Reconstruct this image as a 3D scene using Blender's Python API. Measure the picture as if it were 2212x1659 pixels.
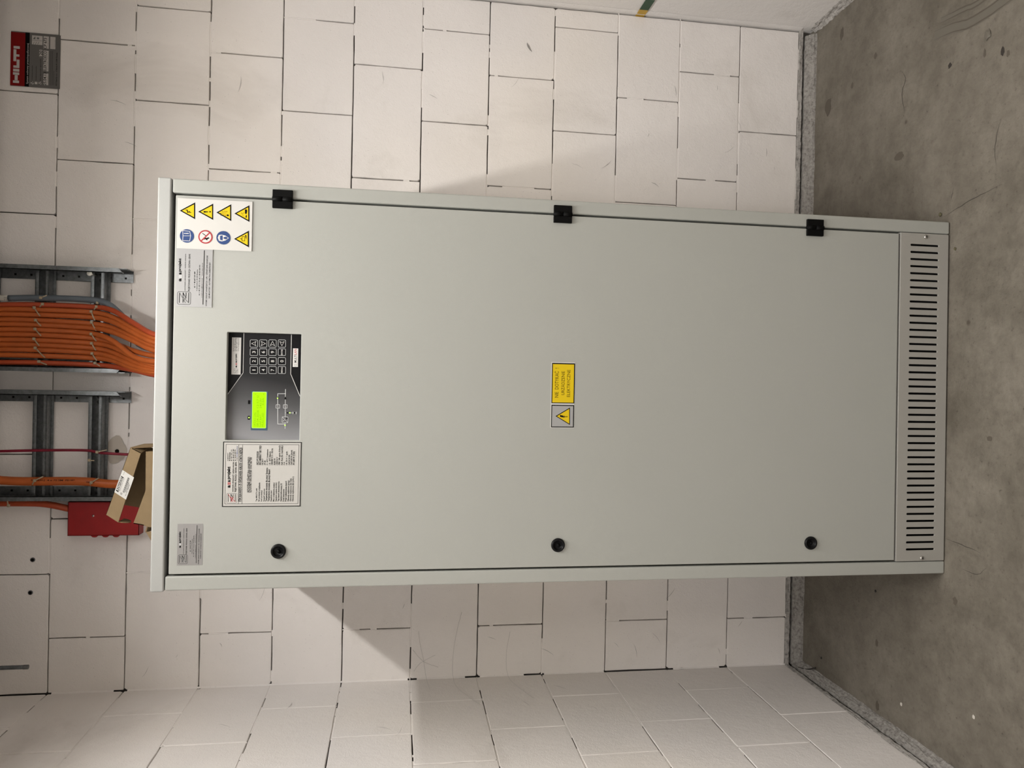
import bpy, bmesh, math, random
from mathutils import Matrix, Vector, noise
random.seed(7)
SC = bpy.context.scene
COL = SC.collection
PI = math.pi
for o in list(bpy.data.objects):
    bpy.data.objects.remove(o)

# ------------------------------------------------------------------ camera
FPX = 1598.13
PITCH, YAW, ROLL, EYE = 0.15174, -0.00561, 0.02026, 1.4383
F = Vector((math.sin(YAW)*math.cos(PITCH), math.cos(YAW)*math.cos(PITCH), -math.sin(PITCH)))
R0 = Vector((math.cos(YAW), -math.sin(YAW), 0))
U0 = R0.cross(F)
RR = math.cos(ROLL)*R0 + math.sin(ROLL)*U0
UU = -math.sin(ROLL)*R0 + math.cos(ROLL)*U0
cd = bpy.data.cameras.new('camera')
cam = bpy.data.objects.new('camera', cd)
COL.objects.link(cam)
cd.sensor_fit = 'HORIZONTAL'
cd.sensor_width = 36.0
cd.lens = 36.0*FPX/2212.0
cd.clip_start = 0.02
X, Y, Z = -UU, RR, -F            # the phone was held on its side: image right = world down
cam.matrix_world = Matrix(((X.x, Y.x, Z.x, 0), (X.y, Y.y, Z.y, 0), (X.z, Y.z, Z.z, EYE), (0, 0, 0, 1)))
SC.camera = cam

# ------------------------------------------------------------------ world, lights, exposure
w = bpy.data.worlds.new('world'); SC.world = w; w.use_nodes = True
w.node_tree.nodes['Background'].inputs[0].default_value = (0.5, 0.5, 0.5, 1)
w.node_tree.nodes['Background'].inputs[1].default_value = 0.02
SC.view_settings.view_transform = 'Standard'
SC.view_settings.look = 'None'
SC.view_settings.gamma = 1
SC.view_settings.use_curve_mapping = False
SC.view_settings.exposure = 0.0
LX, LZ, LY0, LY1 = 0.19, 2.81, 0.20, 1.66
def area(name, loc, sx, sy, power, spread, rot=(0, 0, 0), col=(1, 0.975, 0.935)):
    l = bpy.data.lights.new(name, 'AREA'); l.shape = 'RECTANGLE'; l.size = sx; l.size_y = sy
    l.energy = power; l.color = col; l.spread = math.radians(spread)
    o = bpy.data.objects.new(name, l); o.location = loc; o.rotation_euler = rot; COL.objects.link(o); return o
area('tube_light', (LX, (LY0+LY1)/2, LZ), 0.035, LY1-LY0, 62, 180)
area('tube_light', (-0.25, -1.35, LZ), 0.035, LY1-LY0, 62, 180)  # fill light added behind the camera to lift the shaded parts

# ------------------------------------------------------------------ materials
def mat(name, col, rough=0.5, metal=0.0, spec=0.5, emit=None, es=0):
    m = bpy.data.materials.new(name); m.use_nodes = True
    b = m.node_tree.nodes['Principled BSDF']
    b.inputs['Base Color'].default_value = (*col, 1); b.inputs['Roughness'].default_value = rough
    b.inputs['Metallic'].default_value = metal; b.inputs['Specular IOR Level'].default_value = spec
    if emit: b.inputs['Emission Color'].default_value = (*emit, 1); b.inputs['Emission Strength'].default_value = es
    return m
class NT:
    def __init__(s, m): s.t = m.node_tree; s.b = s.t.nodes['Principled BSDF']; s.co = s.t.nodes.new('ShaderNodeTexCoord')
    def geo(s):
        return s.t.nodes.new('ShaderNodeNewGeometry').outputs['Position']
    def n(s, k, **kw):
        x = s.t.nodes.new(k)
        for a, b in kw.items():
            if a in x.inputs: x.inputs[a].default_value = b
            else: setattr(x, a, b)
        return x
    def l(s, a, b): s.t.links.new(a, b)
    def noise(s, vec, scale, detail=3, rough=0.5, dist=0):
        x = s.n('ShaderNodeTexNoise'); x.inputs['Scale'].default_value = scale; x.inputs['Detail'].default_value = detail
        x.inputs['Roughness'].default_value = rough; x.inputs['Distortion'].default_value = dist
        s.l(vec, x.inputs['Vector']); return x.outputs['Fac']
    def ramp(s, fac, stops):
        r = s.n('ShaderNodeValToRGB'); e = r.color_ramp.elements
        while len(e) < len(stops): e.new(0.5)
        for i, (p, c) in enumerate(stops):
            e[i].position = p; e[i].color = (*c, 1) if len(c) == 3 else c
        s.l(fac, r.inputs[0]); return r.outputs[0]
    def mul(s, a, b, fac=1.0, kind='MULTIPLY'):
        m = s.n('ShaderNodeMix', data_type='RGBA', blend_type=kind); m.inputs[0].default_value = fac
        s.l(a, m.inputs[6]); s.l(b, m.inputs[7]); return m.outputs[2]
    def add(s, a, b, ka=1.0, kb=1.0):
        m1 = s.n('ShaderNodeMath', operation='MULTIPLY'); s.l(a, m1.inputs[0]); m1.inputs[1].default_value = ka
        m2 = s.n('ShaderNodeMath', operation='MULTIPLY'); s.l(b, m2.inputs[0]); m2.inputs[1].default_value = kb
        m = s.n('ShaderNodeMath', operation='ADD'); s.l(m1.outputs[0], m.inputs[0]); s.l(m2.outputs[0], m.inputs[1]); return m.outputs[0]
    def bump(s, h, strength, dist):
        b = s.n('ShaderNodeBump'); b.inputs['Strength'].default_value = strength; b.inputs['Distance'].default_value = dist
        s.l(h, b.inputs['Height']); s.l(b.outputs[0], s.b.inputs['Normal'])
    def color(s, c): s.l(c, s.b.inputs['Base Color'])

def paint_mat(name, base, dark):
    m = mat(name, base, 0.75, 0, 0.25); t = NT(m); p = t.geo()
    big = t.ramp(t.noise(p, 3.2, 4, 0.6), [(0.35, tuple(c*0.955 for c in base)), (0.65, base)])
    warm = t.ramp(t.noise(p, 1.3, 2), [(0.4, (1, 0.985, 0.965)), (0.6, (0.985, 0.985, 1.0))])
    c = t.mul(big, warm)
    v = t.n('ShaderNodeTexVoronoi'); v.inputs['Scale'].default_value = 75; t.l(p, v.inputs['Vector'])
    pit = t.ramp(v.outputs['Distance'], [(0.035, (0.28, 0.26, 0.24)), (0.075, (1, 1, 1))])
    msk = t.ramp(t.noise(p, 9, 3, 0.6), [(0.47, (1, 1, 1)), (0.56, (0, 0, 0))])
    mx = t.n('ShaderNodeMix', data_type='RGBA', blend_type='LIGHTEN'); mx.inputs[0].default_value = 1
    t.l(pit, mx.inputs[6]); t.l(msk, mx.inputs[7])
    c = t.mul(c, mx.outputs[2], 0.75)
    sm = t.ramp(t.noise(p, 2.1, 5, 0.65, 0.6), [(0.56, (1, 1, 1)), (0.74, (0.84, 0.83, 0.815))])
    c = t.mul(c, sm, 0.8)
    t.color(c)
    h = t.add(t.noise(p, 260, 3, 0.65), t.noise(p, 34, 5, 0.65), 0.55, 1.0)
    t.bump(h, 0.8, 0.0020)
    return m
M = {}
M['paint'] = paint_mat('white_block_paint', (0.84, 0.80, 0.765), 0)
M['paint2'] = paint_mat('white_wall_paint', (0.81, 0.78, 0.75), 0)
m = mat('dark_joint_mortar', (0.10, 0.092, 0.085), 0.95, 0, 0.1); M['joint'] = m
# concrete floor
m = mat('concrete_floor', (0.2, 0.18, 0.15), 0.62, 0, 0.35); t = NT(m); p = t.geo()
c = t.ramp(t.noise(p, 3.0, 6, 0.62, 0.5), [(0.30, (0.108, 0.095, 0.075)), (0.52, (0.160, 0.144, 0.118)), (0.72, (0.208, 0.189, 0.158))])
c2 = t.ramp(t.noise(p, 22, 6, 0.7, 0.3), [(0.33, (0.72, 0.70, 0.68)), (0.6, (1.05, 1.04, 1.03))])
c = t.mul(c, c2, 0.75)
sp = t.ramp(t.noise(p, 80, 5, 0.7), [(0.28, (0.35, 0.33, 0.3)), (0.40, (0.92, 0.91, 0.90)), (0.62, (1.0, 1.0, 1.0)), (0.74, (1.22, 1.21, 1.2))]); c = t.mul(c, sp, 0.85)
v = t.n('ShaderNodeTexVoronoi'); v.inputs['Scale'].default_value = 6.5; t.l(p, v.inputs['Vector'])
dots = t.ramp(v.outputs['Distance'], [(0.03, (0.45, 0.4, 0.36)), (0.06, (1, 1, 1))]); c = t.mul(c, dots, 0.8)
t.color(c)
t.bump(t.add(t.noise(p, 110, 6, 0.7), t.noise(p, 14, 4), 0.8, 1.0), 0.75, 0.0035)
M['floor'] = m
m = mat('rough_mortar', (0.40, 0.375, 0.35), 0.95, 0, 0.1); t = NT(m); p = t.geo()
c = t.ramp(t.noise(p, 85, 6, 0.75), [(0.32, (0.16, 0.148, 0.135)), (0.46, (0.34, 0.32, 0.298)), (0.68, (0.50, 0.475, 0.445))]); t.color(c)
t.bump(t.noise(p, 170, 5, 0.75), 1.0, 0.006); M['mortar'] = m
m = mat('pale_mortar', (0.55, 0.51, 0.48), 0.95, 0, 0.1); t = NT(m); p = t.geo()
c = t.ramp(t.noise(p, 60, 6, 0.75), [(0.34, (0.24, 0.225, 0.21)), (0.46, (0.46, 0.435, 0.41)), (0.62, (0.60, 0.57, 0.54))]); t.color(c)
t.bump(t.noise(p, 150, 5, 0.75), 1.0, 0.006); M['pale_mortar'] = m
# cabinet powder coat
def powder(name, base, rough):
    m = mat(name, base, rough, 0, 0.32); t = NT(m); p = t.co.outputs['Object']
    h = t.add(t.noise(p, 620, 2, 0.5), t.noise(p, 1500, 1, 0.5), 1.0, 0.4); t.bump(h, 0.30, 0.0006)
    c = t.ramp(t.noise(p, 1.6, 3, 0.5), [(0.35, tuple(x*0.975 for x in base)), (0.65, base)]); t.color(c)
    return m
M['coat'] = powder('grey_powder_coat', (0.345, 0.350, 0.325), 0.48)
M['coat_lid'] = powder('grey_powder_coat_lid', (0.355, 0.358, 0.345), 0.5)
M['vent'] = powder('grey_powder_coat_plinth', (0.315, 0.306, 0.282), 0.52)
M['gap_shade'] = mat('cabinet_gap_shade', (0.012, 0.012, 0.012), 0.9, 0, 0.1)
M['plastic_black'] = mat('black_plastic', (0.005, 0.005, 0.0055), 0.38, 0, 0.16)
M['rubber_black'] = mat('black_plastic_matt', (0.003, 0.003, 0.003), 0.55, 0, 0.08)
M['chrome'] = mat('screw_steel', (0.55, 0.54, 0.52), 0.28, 1.0)
def zinc(name, base, rough):
    m = mat(name, base, rough, 0.85, 0.5); t = NT(m); p = t.geo()
    c = t.ramp(t.noise(p, 90, 4, 0.7), [(0.3, tuple(x*0.7 for x in base)), (0.7, tuple(min(1, x*1.25) for x in base))]); t.color(c)
    t.bump(t.noise(p, 200, 3, 0.6), 0.25, 0.0008); return m
M['zinc'] = zinc('galvanised_steel', (0.20, 0.21, 0.215), 0.38)
M['zinc_dark'] = zinc('galvanised_steel_dull', (0.15, 0.16, 0.165), 0.5)
def plast(name, base, rough=0.45):
    m = mat(name, base, rough, 0, 0.45); t = NT(m); p = t.geo()
    c = t.ramp(t.noise(p, 18, 4, 0.6), [(0.3, tuple(x*0.80 for x in base)), (0.7, base)]); t.color(c); return m
M['orange'] = plast('orange_cable_sheath', (0.47, 0.105, 0.020))
M['orange_red'] = plast('red_orange_cable_sheath', (0.42, 0.065, 0.020))
M['crimson'] = plast('crimson_cable_sheath', (0.22, 0.008, 0.026))
M['cable_grey'] = plast('grey_cable_sheath', (0.115, 0.135, 0.155))
M['cable_white'] = plast('pale_cable_wrap', (0.46, 0.43, 0.38), 0.8)
M['tie'] = mat('beige_nylon_tie', (0.31, 0.25, 0.165), 0.5)
M['redbox'] = plast('red_painted_steel', (0.30, 0.008, 0.009), 0.42)
def card(name, base):
    m = mat(name, base, 0.85, 0, 0.15); t = NT(m); p = t.geo()
    c = t.ramp(t.noise(p, 30, 5, 0.6), [(0.3, tuple(x*0.86 for x in base)), (0.7, base)]); t.color(c)
    t.bump(t.noise(p, 120, 3, 0.6), 0.3, 0.0012); return m
M['card'] = card('brown_cardboard', (0.215, 0.153, 0.085))
M['card_edge'] = card('cardboard_cut_edge', (0.19, 0.125, 0.068))
M['paper'] = card('crumpled_kraft_paper', (0.58, 0.45, 0.32))
# flat prints
M['black'] = mat('print_black', (0.005, 0.005, 0.005), 0.5, 0, 0.08)
M['dgray'] = mat('print_dark_grey', (0.13, 0.13, 0.13), 0.5, 0, 0.16)
M['lgray'] = mat('print_light_grey', (0.50, 0.51, 0.51), 0.5)
M['white'] = mat('print_white', (0.53, 0.52, 0.50), 0.5, 0, 0.2)
M['yellow'] = mat('print_yellow', (0.60, 0.43, 0.008), 0.5, 0, 0.2)
M['blue'] = mat('print_blue', (0.011, 0.040, 0.150), 0.45)
M['red'] = mat('print_red', (0.33, 0.018, 0.024), 0.45)
M['sticker'] = mat('sticker_white_vinyl', (0.52, 0.51, 0.485), 0.5, 0, 0.2)
M['plate'] = mat('nameplate_paper', (0.44, 0.43, 0.405), 0.5, 0, 0.2)
M['silver'] = mat('silver_foil_label', (0.34, 0.34, 0.338), 0.42, 0.2)
M['silver_dark'] = mat('silver_foil_label_dull', (0.27, 0.262, 0.255), 0.45, 0.3)
M['panelmid'] = mat('panel_mid_grey', (0.075, 0.075, 0.078), 0.4)
M['signgray'] = mat('sign_grey', (0.135, 0.128, 0.12), 0.5, 0, 0.2)
M['signred'] = mat('sign_red', (0.20, 0.006, 0.006), 0.5, 0, 0.2)
M['signwhite'] = mat('sign_white', (0.50, 0.47, 0.44), 0.5, 0, 0.2)
M['lcd'] = mat('lcd_backlit_green', (0.02, 0.05, 0.0), 0.4, 0, 0.1, emit=(0.50, 0.98, 0.0), es=1.0)
M['lcdrim'] = mat('lcd_rim', (0.02, 0.05, 0.01), 0.4, 0, 0.1, emit=(0.62, 1.0, 0.20), es=1.0)
M['lcdtext'] = mat('lcd_characters', (0.01, 0.03, 0.0), 0.4, 0, 0.1, emit=(0.30, 0.66, 0.0), es=0.9)
M['lcdbezel'] = mat('lcd_bezel_blue', (0.02, 0.06, 0.11), 0.35)
M['led'] = mat('green_led_lit', (0.05, 0.1, 0.01), 0.3, 0, 0.2, emit=(0.62, 1.0, 0.16), es=1.3)
m = mat('keypad_film', (0.02, 0.02, 0.02), 0.33, 0, 0.16); t = NT(m)      # fades from black to grey across the film
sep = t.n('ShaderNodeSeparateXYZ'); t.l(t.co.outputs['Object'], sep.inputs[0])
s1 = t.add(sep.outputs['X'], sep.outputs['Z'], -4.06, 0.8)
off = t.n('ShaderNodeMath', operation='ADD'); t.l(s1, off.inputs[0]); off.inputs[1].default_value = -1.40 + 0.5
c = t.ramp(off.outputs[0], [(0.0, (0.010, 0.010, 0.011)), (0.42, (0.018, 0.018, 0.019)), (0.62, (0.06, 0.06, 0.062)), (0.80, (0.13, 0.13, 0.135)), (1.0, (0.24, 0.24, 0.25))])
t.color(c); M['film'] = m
M['filmblack'] = mat('keypad_film_black', (0.005, 0.005, 0.0055), 0.35, 0, 0.12)
M['tapegreen'] = mat('tape_green', (0.012, 0.055, 0.022), 0.5)
M['tapeyellow'] = mat('tape_yellow', (0.50, 0.30, 0.025), 0.5)
M['plaster'] = mat('grey_plaster_patch', (0.50, 0.455, 0.40), 0.9, 0, 0.1)
M['hole'] = mat('drill_hole_dark', (0.008, 0.007, 0.006), 1.0, 0, 0)
M['stain'] = mat('floor_stain_dark', (0.085, 0.072, 0.056), 0.6, 0, 0.3)
M['stain2'] = mat('floor_stain_black', (0.035, 0.03, 0.026), 0.7, 0, 0.2)
M['trowel'] = mat('floor_trowel_mark', (0.120, 0.108, 0.088), 0.55, 0, 0.3)
M['crack'] = mat('hairline_crack', (0.05, 0.045, 0.04), 0.9, 0, 0)
M['scuff'] = mat('dark_scuff', (0.30, 0.285, 0.27), 0.8, 0, 0.1)
M['cobweb'] = mat('dusty_cobweb', (0.50, 0.48, 0.455), 0.9, 0, 0)
M['housing'] = mat('lamp_housing_white', (0.7, 0.7, 0.7), 0.5)
M['louvre'] = mat('dark_lamp_louvre', (0.06, 0.06, 0.06), 0.5)
M['soffit'] = mat('grey_concrete_soffit', (0.16, 0.155, 0.15), 0.9)
M['glint_white'] = mat('bolt_glint_white', (0.9, 0.88, 0.8), 0.25)  # white colour stands for the lamp's reflection in a zinc bolt head

# ------------------------------------------------------------------ object helpers
def setp(o, label=None, cat=None, group=None, kind=None):
    if label: o['label'] = label
    if cat: o['category'] = cat
    if group: o['group'] = group
    if kind: o['kind'] = kind
    return o
def empty(name, loc=(0, 0, 0), label=None, cat=None, group=None, mw=None):
    o = bpy.data.objects.new(name, None); COL.objects.link(o); o.empty_display_size = 0.05
    if mw is not None: o.matrix_world = mw
    else: o.location = loc
    return setp(o, label, cat, group)
def link(name, me, parent=None, mats=(), smooth=False, **kw):
    for m in mats: me.materials.append(m if not isinstance(m, str) else M[m])
    if smooth:
        me.polygons.foreach_set('use_smooth', [True]*len(me.polygons))
    o = bpy.data.objects.new(name, me); COL.objects.link(o)
    if parent is not None: o.parent = parent
    return setp(o, **kw)
def pyd(name, vs, fs, parent=None, mats=(), smooth=False, mi=None, **kw):
    me = bpy.data.meshes.new(name); me.from_pydata(vs, [], fs)
    if mi: me.polygons.foreach_set('material_index', mi)
    me.update()
    return link(name, me, parent, mats, smooth, **kw)
class BM:
    def __init__(s): s.b = bmesh.new(); s.mi = 0
    def box(s, x0, y0, z0, x1, y1, z1, bev=0, seg=2, mi=0):
        r = bmesh.ops.create_cube(s.b, size=1)
        vs = r['verts']
        for v in vs: v.co = Vector(((x0+x1)/2+v.co.x*(x1-x0), (y0+y1)/2+v.co.y*(y1-y0), (z0+z1)/2+v.co.z*(z1-z0)))
        fs = set(f for v in vs for f in v.link_faces)
        for f in fs: f.material_index = mi
        if bev:
            es = list(set(e for v in vs for e in v.link_edges))
            r = bmesh.ops.bevel(s.b, geom=es, offset=bev, segments=seg, affect='EDGES', profile=0.5)
            for f in r['faces']: f.material_index = mi
        return s
    def prism(s, pts, y0, y1, mi=0, ax='y'):       # polygon in x,z extruded along y
        def mk(a, b, c):
            return (a, c, b) if ax == 'y' else ((c, a, b) if ax == 'x' else (a, b, c))
        a = [s.b.verts.new(mk(x, z, y0)) for x, z in pts]; b = [s.b.verts.new(mk(x, z, y1)) for x, z in pts]
        n = len(pts); fs = [s.b.faces.new(a), s.b.faces.new(b[::-1])]
        for i in range(n): fs.append(s.b.faces.new((a[i], b[i], b[(i+1) % n], a[(i+1) % n])))
        for f in fs: f.material_index = mi
        return s
    def lathe(s, prof, c=(0, 0, 0), axis='y', n=28, mi=0, smooth=True):   # prof: (radius, height along axis)
        rings = []
        for r, h in prof:
            ring = []
            for k in range(n):
                a = 2*PI*k/n; p = (r*math.cos(a), r*math.sin(a))
                q = {'y': (p[0], h, p[1]), 'z': (p[0], p[1], h), 'x': (h, p[0], p[1])}[axis]
                ring.append(s.b.verts.new((c[0]+q[0], c[1]+q[1], c[2]+q[2])))
            rings.append(ring)
        for a, b in zip(rings, rings[1:]):
            for k in range(n):
                f = s.b.faces.new((a[k], a[(k+1) % n], b[(k+1) % n], b[k])); f.material_index = mi; f.smooth = smooth
        for r in (rings[0], rings[-1]):
            try: f = s.b.faces.new(r); f.material_index = mi
            except ValueError: pass
        return s
    def out(s, name, parent=None, mats=(), smooth=False, mw=None, **kw):
        bmesh.ops.recalc_face_normals(s.b, faces=s.b.faces)
        me = bpy.data.meshes.new(name); s.b.to_mesh(me); s.b.free()
        if mw is not None: me.transform(mw)
        return link(name, me, parent, mats, smooth, **kw)
def catmull(P, step=0.012):
    P = [Vector(p) for p in P]; Q = [P[0]*2-P[1]]+P+[P[-1]*2-P[-2]]; o = []
    for i in range(1, len(Q)-2):
        n = max(2, int((Q[i+1]-Q[i]).length/step))
        for k in range(n):
            t = k/n; a, b, c, d = Q[i-1], Q[i], Q[i+1], Q[i+2]
            o.append(0.5*((2*b)+(c-a)*t+(2*a-5*b+4*c-d)*t*t+(3*b-a-3*c+d)*t**3))
    o.append(P[-1]); return o
def tube(name, pts, r, parent=None, mats=(), n=10, step=0.012, smoothpath=True, prof=None, **kw):
    P = catmull(pts, step) if smoothpath else [Vector(p) for p in pts]
    vs, fs = [], []; up = Vector((0, 1, 0.01))
    for i, p in enumerate(P):
        d = (P[min(i+1, len(P)-1)]-P[max(i-1, 0)]).normalized()
        a = d.cross(up)
        if a.length < 1e-4: a = d.cross(Vector((1, 0, 0)))
        a.normalize(); b = d.cross(a)
        rr = r if prof is None else prof(i, len(P))
        for k in range(n):
            t = 2*PI*k/n; vs.append(tuple(p+a*math.cos(t)*rr+b*math.sin(t)*rr))
    for i in range(len(P)-1):
        for k in range(n): fs.append((i*n+k, i*n+(k+1) % n, (i+1)*n+(k+1) % n, (i+1)*n+k))
    fs.append(tuple(range(n-1, -1, -1))); fs.append(tuple((len(P)-1)*n+k for k in range(n)))
    return pyd(name, vs, fs, parent, mats, True, **kw)
def strap(name, a, b, wd, th, parent=None, mats=(), bow=0.0, **kw):   # flat band between two points, bowed toward the room
    a, b = Vector(a), Vector(b); d = (b-a).normalized(); s = d.cross(Vector((0, 1, 0))).normalized()*wd/2; vs, fs = [], []
    N = 6
    for i in range(N+1):
        t = i/N; p = a.lerp(b, t)+Vector((0, -bow*math.sin(PI*t), 0)); q = Vector((0, th, 0))
        vs += [tuple(p-s), tuple(p+s), tuple(p+s+q), tuple(p-s+q)]
    for i in range(N):
        for k in range(4): fs.append((i*4+k, i*4+(k+1) % 4, (i+1)*4+(k+1) % 4, (i+1)*4+k))
    fs += [(3, 2, 1, 0), (N*4, N*4+1, N*4+2, N*4+3)]
    return pyd(name, vs, fs, parent, mats, **kw)

# flat print: text, lines and shapes laid on one surface as one mesh
_tc = {}
def glyphs(txt, bold):
    k = (txt, bold)
    if k in _tc: return _tc[k]
    c = bpy.data.curves.new('t', 'FONT'); c.body = txt; c.size = 1; c.resolution_u = 4 if len(txt) < 16 else 2; c.offset = 0.016*bold; c.fill_mode = 'FRONT' if hasattr(c, 'fill_mode') else c.fill_mode
    o = bpy.data.objects.new('t', c); me = o.to_mesh()
    vs = [(v.co.x, v.co.y) for v in me.vertices]; fs = [tuple(f.vertices) for f in me.polygons]
    o.to_mesh_clear(); bpy.data.objects.remove(o); bpy.data.curves.remove(c)
    x0 = min(v[0] for v in vs); x1 = max(v[0] for v in vs); y0 = min(v[1] for v in vs); y1 = max(v[1] for v in vs)
    if txt.upper() == txt and any(ch.isalpha() for ch in txt): y0, y1 = -0.008, 0.69      # capitals: accents and tails overhang the line
    _tc[k] = ([((x-x0)/(x1-x0), (y-y0)/(y1-y0)) for x, y in vs], fs); return _tc[k]
class Print:
    def __init__(s, mp, lift=0.0003):
        s.vs, s.fs, s.mi, s.names, s.mp, s.k, s.lift = [], [], [], [], mp, 0, lift
    def m(s, n):
        if n not in s.names: s.names.append(n)
        return s.names.index(n)
    def poly(s, pts, faces, mname):
        o = len(s.vs); h = s.lift+s.k*1.2e-5
        s.vs += [s.mp(x, z, h) for x, z in pts]; s.fs += [tuple(o+i for i in f) for f in faces]; s.mi += [s.m(mname)]*len(faces)
    def rr(s, x0, z0, x1, z1, r):
        if r <= 0: return [(x0, z0), (x1, z0), (x1, z1), (x0, z1)]
        o = []
        for cx, cz, a0 in ((x1-r, z0+r, -90), (x1-r, z1-r, 0), (x0+r, z1-r, 90), (x0+r, z0+r, 180)):
            for k in range(4):
                a = math.radians(a0+30*k); o.append((cx+r*math.cos(a), cz+r*math.sin(a)))
        return o
    def add(s, items):
        for it in items:
            s.k += 1; c = it[0]
            if c == 'T':
                _, t, x, z, wd, h, mn, b = it; v, f = glyphs(t, b); s.poly([(x+a*wd, z+q*h) for a, q in v], f, mn)
            elif c == 'R':
                _, x0, z0, x1, z1, mn = it; s.poly([(x0, z0), (x1, z0), (x1, z1), (x0, z1)], [(0, 1, 2, 3)], mn)
            elif c == 'B':
                _, x0, z0, x1, z1, wd, mn, rd = it; r = min(x1-x0, z1-z0)*0.14 if rd else 0
                a = s.rr(x0, z0, x1, z1, r); b = s.rr(x0+wd, z0+wd, x1-wd, z1-wd, max(r-wd, r*0.3) if rd else 0); n = len(a)
                s.poly(a+b, [(i, (i+1) % n, n+(i+1) % n, n+i) for i in range(n)], mn)
            elif c == 'L':
                _, pts, wd, mn = it
                for (xa, za), (xb, zb) in zip(pts, pts[1:]):
                    d = math.hypot(xb-xa, zb-za) or 1; ux, uz = (xb-xa)/d, (zb-za)/d; nx, nz = -uz*wd/2, ux*wd/2; e = wd*0.45
                    xa2, za2, xb2, zb2 = xa-ux*e, za-uz*e, xb+ux*e, zb+uz*e
                    s.poly([(xa2-nx, za2-nz), (xb2-nx, zb2-nz), (xb2+nx, zb2+nz), (xa2+nx, za2+nz)], [(0, 1, 2, 3)], mn)
            elif c == 'P':
                _, pts, mn = it; s.poly(pts, [tuple(range(len(pts)))], mn)
            elif c == 'C':
                _, x, z, r, mn = it; s.poly([(x+r*math.cos(2*PI*k/24), z+r*math.sin(2*PI*k/24)) for k in range(24)], [tuple(range(24))], mn)
            elif c == 'O':
                _, x, z, r, wd, mn = it
                a = [(x+r*math.cos(2*PI*k/28), z+r*math.sin(2*PI*k/28)) for k in range(28)]; b = [(x+(r-wd)*math.cos(2*PI*k/28), z+(r-wd)*math.sin(2*PI*k/28)) for k in range(28)]
                s.poly(a+b, [(i, (i+1) % 28, 28+(i+1) % 28, 28+i) for i in range(28)], mn)
        return s
    def base(s, x0, z0, x1, z1, th, mn):      # thin slab of the label itself
        o = len(s.vs)
        for h in (0.0, th): s.vs += [s.mp(x0, z0, h), s.mp(x1, z0, h), s.mp(x1, z1, h), s.mp(x0, z1, h)]
        f = [(4, 5, 6, 7), (0, 1, 5, 4), (1, 2, 6, 5), (2, 3, 7, 6), (3, 0, 4, 7)]
        s.fs += [tuple(o+i for i in q) for q in f]; s.mi += [s.m(mn)]*5; s.lift = max(s.lift, th+0.00008); return s
    def out(s, name, parent, **kw):
        return pyd(name, s.vs, s.fs, parent, s.names, False, s.mi, **kw)

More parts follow.
